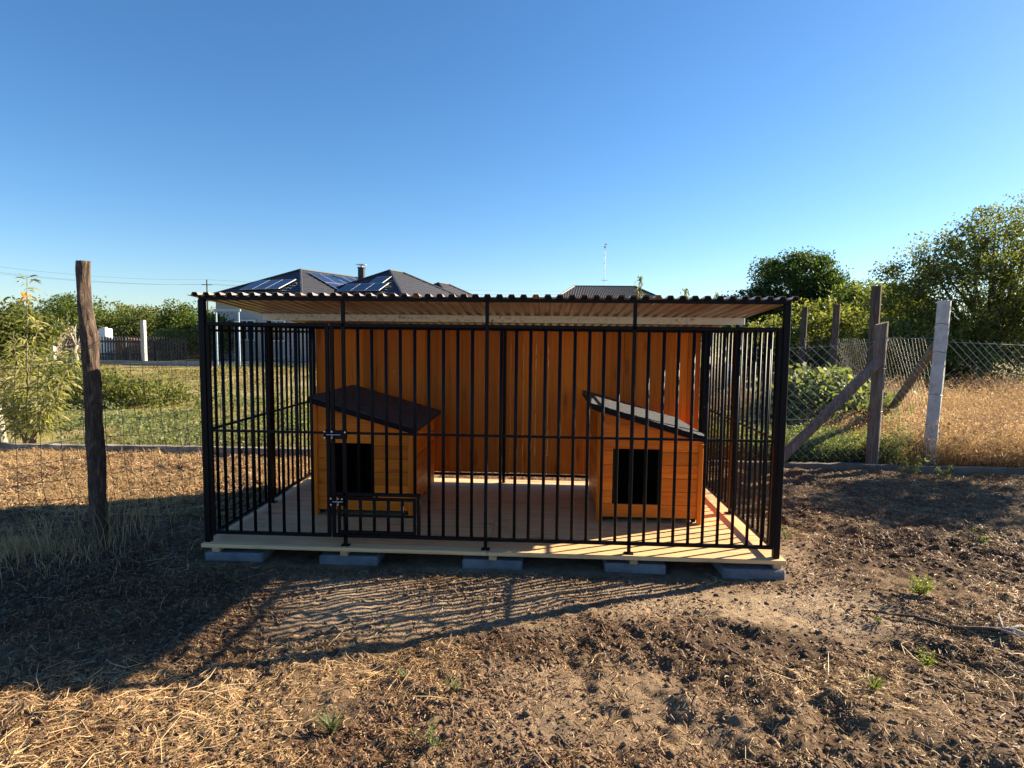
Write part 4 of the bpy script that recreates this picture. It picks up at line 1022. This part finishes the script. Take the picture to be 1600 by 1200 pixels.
def blades(name, X, Y, H, Wd, lean, m, label, cat, kind='stuff', parent=None, z=None, heads=False):
    n = len(X); a = rng.uniform(0, 6.28, n); ln = lean*(.3+rng.random(n)); b0 = gh(X, Y) if z is None else z
    t = np.array([0, .4, .75, 1.]); px = X[:, None]+np.cos(a)[:, None]*ln[:, None]*H[:, None]*(t**2)[None]; py = Y[:, None]+np.sin(a)[:, None]*ln[:, None]*H[:, None]*(t**2)[None]
    pz = b0[:, None]+H[:, None]*t[None]*(1-.25*ln[:, None]*t[None]); P = np.stack([px, py, pz], 2)
    s = rng.uniform(0, 6.28, n); side = np.stack([np.cos(s), np.sin(s), s*0], 1)
    V, F = ribbons(P, Wd[:, None]*np.array([1, .9, .6, .15])[None], side)
    if heads:
        k = n*3; j = rng.integers(0, n, k); tt = rng.uniform(.6, 1.05, k)
        C = P[j, 2]*(1-((tt-.6)/.45))[:, None]+P[j, 3]*((tt-.6)/.45)[:, None]+rng.normal(size=(k, 3))*np.array([.03, .03, .02])
        D = unit(rdir(k)+np.array([0, 0, .6])); Lh = rng.uniform(.02, .045, k)
        V2, F2 = diamonds(C, D, perp(D), Lh, Lh*.3); F = np.vstack([F, F2+len(V)]); V = np.vstack([V, V2])
    o = arr_mesh(name, V, F, m, parent); tag(o, label, cat, kind=kind); return o
# golden dry grass behind the kerb, right
def rnd(n, x0, x1, y0, y1): return rng.uniform(x0, x1, n), y0+(y1-y0)*rng.random(n)**1.3
X, Y = rnd(80000, 4.6, 13, 3.52, 9.5); k = rng.random(len(X)) < smooth(.25, .6, fbm(X, Y, 1.9, 3, 7))*smooth(4.5, 5.3, X+fbm(X, Y, 2, 2, 3)-.3); X, Y = X[k], Y[k]
H = (.22+.40*rng.random(len(X)))*(.35+1.5*fbm(X, Y, 2.2, 3, 9)**1.3)*(1+.3*smooth(5, 8, Y))
blades('dry_grass', X, Y, H, .0014+.0012*rng.random(len(X)), .95, 'dry', 'tall golden dry grass behind the kerb at right', 'grass', heads=True)
X, Y = rnd(15000, 4.5, 12, 3.5, 5.6); k = fbm(X, Y, 1.6, 3, 67) > .5; X, Y = X[k], Y[k]; H = (.2+.45*rng.random(len(X)))*(.5+1.1*fbm(X, Y, 2.0, 2, 68))
blades('russet_grass', X, Y, H, .0014+.0014*rng.random(len(X)), .9, 'drybrown', 'reddish brown dry clumps against the right wire', 'grass', heads=True)
n = 5000; X, Y = rnd(n, 4.6, 8.5, 3.5, 4.6); k = fbm(X, Y, 1.8, 3, 77) > .56; X, Y = X[k], Y[k]; n = len(X); D = rdir(n); L = rng.uniform(.025, .055, n)
tag(arr_mesh('scrub_leaves', *diamonds(np.stack([X, Y, gh(X, Y)+rng.random(n)*.35], 1), D, perp(D), L, L*.4), 'weed'), 'grey green scrub mixed into the dry grass by the posts', 'weeds', kind='stuff')
X, Y = rnd(26000, 3.3, 14, 6.0, 14); H = (.25+.7*rng.random(len(X)))*(.4+1.1*fbm(X, Y, 1.1, 3, 15))
blades('brown_grass', X, Y, H, .003+.002*rng.random(len(X)), .45, 'drybrown', 'band of reddish brown dead grass below the bushes', 'grass', heads=True)
X, Y = rnd(9000, 2.2, 5.0, 3.75, 5.0); H = .12+.30*rng.random(len(X))
blades('green_weeds', X, Y, H, .004+.004*rng.random(len(X)), .6, 'weed', 'grey green weeds behind the kerb under the brace', 'weeds', heads=True)
n = 26000; X, Y = rnd(n, 2.2, 5.2, 3.6, 5.4); D = unit(rdir(n)+np.array([0, 0, .7])); L = rng.uniform(.025, .055, n)
C = np.stack([X, Y, gh(X, Y)+rng.random(n)*(.12+.62*fbm(X, Y, 2.4, 3, 14)**1.5)], 1)
tag(arr_mesh('weed_leaves', *diamonds(C, D, perp(D), L, L*.4), 'weed'), 'small leaves of the weeds behind the kerb', 'weeds', kind='stuff')
# field on the left
X, Y = rnd(90000, -24, -1.5, 3.6, 24); k = np.abs(X) < 1.05*(Y+5)+1; X, Y = X[k], Y[k]
g = fbm(X, Y, .45, 4, 17); k = rng.random(len(X)) < smooth(.42, .62, g); X, Y = X[k], Y[k]
H = (.02+.07*rng.random(len(X)))*(.4+1.5*fbm(X, Y, .9, 3, 19)**1.4)
blades('field_grass', X, Y, H, .003+.0006*(Y-3)+.002*rng.random(len(X)), .8, 'grass_yg', 'patchy yellow green grass on the field behind', 'grass')
X, Y = rnd(30000, -2.5, 9, 3.6, 24); H = .08+.22*rng.random(len(X))*fbm(X, Y, .7, 2, 29)*1.6
blades('field_grass', X, Y, H, .004+.0006*(Y-3), .7, 'grass_yg', 'pale grass behind the kennel and the right bars', 'grass')
n = 16000; X = rng.uniform(-24, -3.2, n); Y = 5.5+19*rng.random(n); k = fbm(X, Y, .3, 3, 37) > .52; X, Y = X[k], Y[k]; n = len(X)
D = rdir(n); L = rng.uniform(.05, .11, n); C = np.stack([X, Y, gh(X, Y)+rng.random(n)*.35*fbm(X, Y, .8, 2, 38)], 1)
tag(arr_mesh('field_weeds', *diamonds(C, D, perp(D), L, L*.5), 'tree_lit'), 'low leafy green weeds across the left field', 'weeds', kind='stuff')
n = 26000; X = rng.uniform(-8.5, -2.6, n); Y = 3.8+6.5*rng.random(n)**1.2; k = fbm(X, Y, .9, 3, 57) > .47; X, Y = X[k], Y[k]; n = len(X)
D = unit(rdir(n)+np.array([0, 0, .5])); L = rng.uniform(.035, .08, n); hh = .10+.55*smooth(.5, .75, fbm(X, Y, .7, 2, 58))
C = np.stack([X, Y, gh(X, Y)+rng.random(n)**1.2*hh], 1)
tag(arr_mesh('loose_weeds', *diamonds(C, D, perp(D), L, L*.42), 'weed'), 'loose yellow green weeds close behind the left wire fence', 'weeds', kind='stuff')
# strip of dry grass and leaves in front of the kerb, left
X, Y = rnd(24000, -7.5, -2.1, 1.2, 3.35); k = rng.random(len(X)) < smooth(.3, .55, fbm(X, Y, 1.2, 3, 47)); X, Y = X[k], Y[k]
H = .02+.08*rng.random(len(X))**2; blades('dry_turf', X, Y, H, .002+.0015*rng.random(len(X)), 1.3, 'dry', 'thin golden turf in front of the left kerb', 'grass')
X, Y = on_soil(22000, -7.5, -2.1, .9, 3.35); L = .02+.05*rng.random(len(X))
tag(scatter('leaf_litter', X, Y, L, .003+.004*rng.random(len(X)), rng.uniform(0, 6.28, len(X)), 'dry', '', '', .006, .5, .3), 'golden dry leaf litter before the left kerb', 'leaf litter', kind='stuff')
n = 2300; a = rng.uniform(0, 6.28, n); rr = np.abs(rng.normal(size=n))*.42; X = -3.35+rr*np.cos(a)*1.5-.15; Y = .05+rr*np.sin(a)*.9
H = .04+.13*rng.random(n); blades('post_grass', X, Y, H, .0012+.001*rng.random(n), .7, 'dry', 'tuft of long pale grass at the foot of the bark post', 'grass')
X = rng.uniform(-3.6, -2.6, 130); Y = rng.uniform(.1, .9, 130); H = .2+.3*rng.random(130)
blades('post_stalks', X, Y, H, np.full(130, .0016), .4, 'dry', 'thin dry stalks standing around the bark post', 'grass', heads=False)

# ------------------------------------------------------------------ individual weeds in the foreground
def onz(px, py, z=GZ):
    d = _fw + _r*(px-800)/FPX - _u*(py-600)/FPX; t = (z-CAMLOC[2])/d[2]; p = CAMLOC+t*d; return p[0], p[1]
def weed(px, py, size, n, m, label, kind='leafy', hgt=1.):
    x, y = onz(px, py); z = gz(x, y); r_ = empty('weed', (x, y, z), label, 'weed')
    stems = MB(); C = []; D = []; L = []
    for s in range(n):
        a = random.uniform(0, 6.28); el = random.uniform(.5, 1.3)
        d = np.array([math.cos(a)*math.cos(el), math.sin(a)*math.cos(el), math.sin(el)*hgt]); Ls = size*random.uniform(.6, 1.15)
        tip = d*Ls; stems.tube([(0, 0, 0), tip*.5+np.array([0, 0, Ls*.06]), tip], [.0022, .0016, .0008], 4)
        if kind == 'leafy':
            for k in range(16):
                t = random.uniform(.2, 1); dd = unit(rng.normal(size=3)+d*.6); C.append(tip*t+dd*size*.09); D.append(dd); L.append(size*random.uniform(.13, .24))
    stems.build('stems', m, r_)
    if kind == 'leafy':
        C = np.array(C); D = np.array(D); L = np.array(L); arr_mesh('leaves', *diamonds(C, D, perp(D), L, L*.36), m, r_)
    else:
        nb = n*5; a = rng.uniform(0, 6.28, nb); H = size*(.5+.6*rng.random(nb))
        t = np.array([0, .4, .75, 1.]); ln = .4+.5*rng.random(nb)
        P = np.stack([np.cos(a)[:, None]*ln[:, None]*H[:, None]*t**1.6, np.sin(a)[:, None]*ln[:, None]*H[:, None]*t**1.6, H[:, None]*t*(1-.3*t)], 2)
        side = np.stack([-np.sin(a), np.cos(a), a*0], 1); arr_mesh('leaves', *ribbons(P, np.full((nb, 1), .0028)*np.array([[1, 1, .7, .1]]), side), m, r_)
    return r_
weed(1437, 935, .14, 14, 'weed_bright', 'ferny green weed on the soil above the dry branch')
weed(1447, 1030, .10, 11, 'weed_bright', 'flat green weed below the dry branch at right')
weed(1366, 1080, .10, 9, 'weed_bright', 'bright yellow green grass tuft in the lower right soil', 'grass')
weed(710, 1072, .07, 7, 'weed', 'pale green seedling left of the sandy patch')
weed(672, 1160, .10, 8, 'weed', 'upright pale green plant near the bottom edge, centre left')
weed(518, 1130, .13, 9, 'weed', 'spreading grassy weed near the bottom left of centre', 'grass')
weed(632, 1050, .06, 6, 'weed', 'tiny pale seedling just below the striped shade')
weed(606, 978, .05, 5, 'weed', 'tiny seedling standing inside the striped bar shadows')
weed(1425, 745, .24, 9, 'weed', 'green weed against the right kerb beside the wooden post')
weed(1477, 745, .18, 8, 'weed', 'smaller green weed against the right kerb below concrete post')
weed(1228, 838, .10, 6, 'weed', 'small weed in the shade beside the kennel right corner')
weed(1375, 975, .06, 6, 'weed', 'low grey green weed lying next to the dry branch')
weed(1530, 850, .12, 7, 'weed', 'thin green weed on the dark soil near the right edge')
weed(368, 905, .08, 6, 'weed', 'dim weed in the shade before the first concrete block')
# dry branch with pale root end
x0, y0 = onz(1345, 955); x1, y1 = onz(1565, 1000)
br = empty('dry_branch', (x0, y0, 0), 'long dead branch with pale forked root end on the soil', 'branch')
def bpt(t, off=0): 
    x = x0+(x1-x0)*t; y = y0+(y1-y0)*t+off; return (x-x0, y-y0, gz(x, y)+.018)
MB().tube([bpt(t, .015*math.sin(t*7)) for t in np.linspace(0, 1, 9)], [.004, .006, .007, .008, .009, .010, .011, .012, .013], 6).build('stem', 'darkwood', br, True)
tb = MB()
for t0, dx, dy in ((.25, -.2, .22), (.5, -.25, .16), (.62, .1, -.12), (.4, -.12, -.1)):
    a = np.array(bpt(t0)); tb.tube([a, a+np.array([dx*.5, dy*.5, .02]), a+np.array([dx, dy, .0])], [.004, .003, .0015], 5)
tb.build('twigs', 'greywood', br)
rt = MB(); e = np.array(bpt(1)); r_rt = random.Random(5)
for k in range(7):
    a = r_rt.uniform(-1.6, 1.2); l = r_rt.uniform(.06, .22); rt.tube([e, e+np.array([math.cos(a)*l*.5, math.sin(a)*l*.5, .02]), e+np.array([math.cos(a)*l, math.sin(a)*l, r_rt.uniform(-.015, .03)])], [.010, .007, .002], 5)
rt.build('root', 'paletrunk', br, True)
for (a, b, c, d, lb) in ((1398, 930, 1480, 965, 'dark thin stick lying above the long dead branch'), (868, 1140, 893, 1170, 'short pale stick in the centre of the sandy patch'), (1120, 1000, 1180, 1050, 'thin dry twig on the dark soil right of centre')):
    xa_, ya_ = onz(a, b); xb_, yb_ = onz(c, d); o = MB().tube([(xa_+(xb_-xa_)*t-xa_, ya_+(yb_-ya_)*t-ya_, gz(xa_+(xb_-xa_)*t, ya_+(yb_-ya_)*t)+.008-0) for t in np.linspace(0, 1, 6)], [.003, .005, .005, .005, .004, .002], 5).build('stick', 'greywood', loc=(xa_, ya_, 0))
    tag(o, lb, 'stick')
# small blue and white object in the far field seen through the right bars
q = at(1141, 568, 12); pb = empty('plastic_canister', (q[0], 12, GZ), 'small blue and white canister in the field behind the right bars', 'canister')
MB().box(-.16, .16, -.1, .1, .0, .9, .03).build('body', 'whitep', pb); MB().box(-.162, .162, -.102, .102, .62, .74).build('band', 'plastic', pb)
MB().tube([(0, 0, .9), (0, 0, .96)], .04, 8).build('lid', 'plastic', pb)
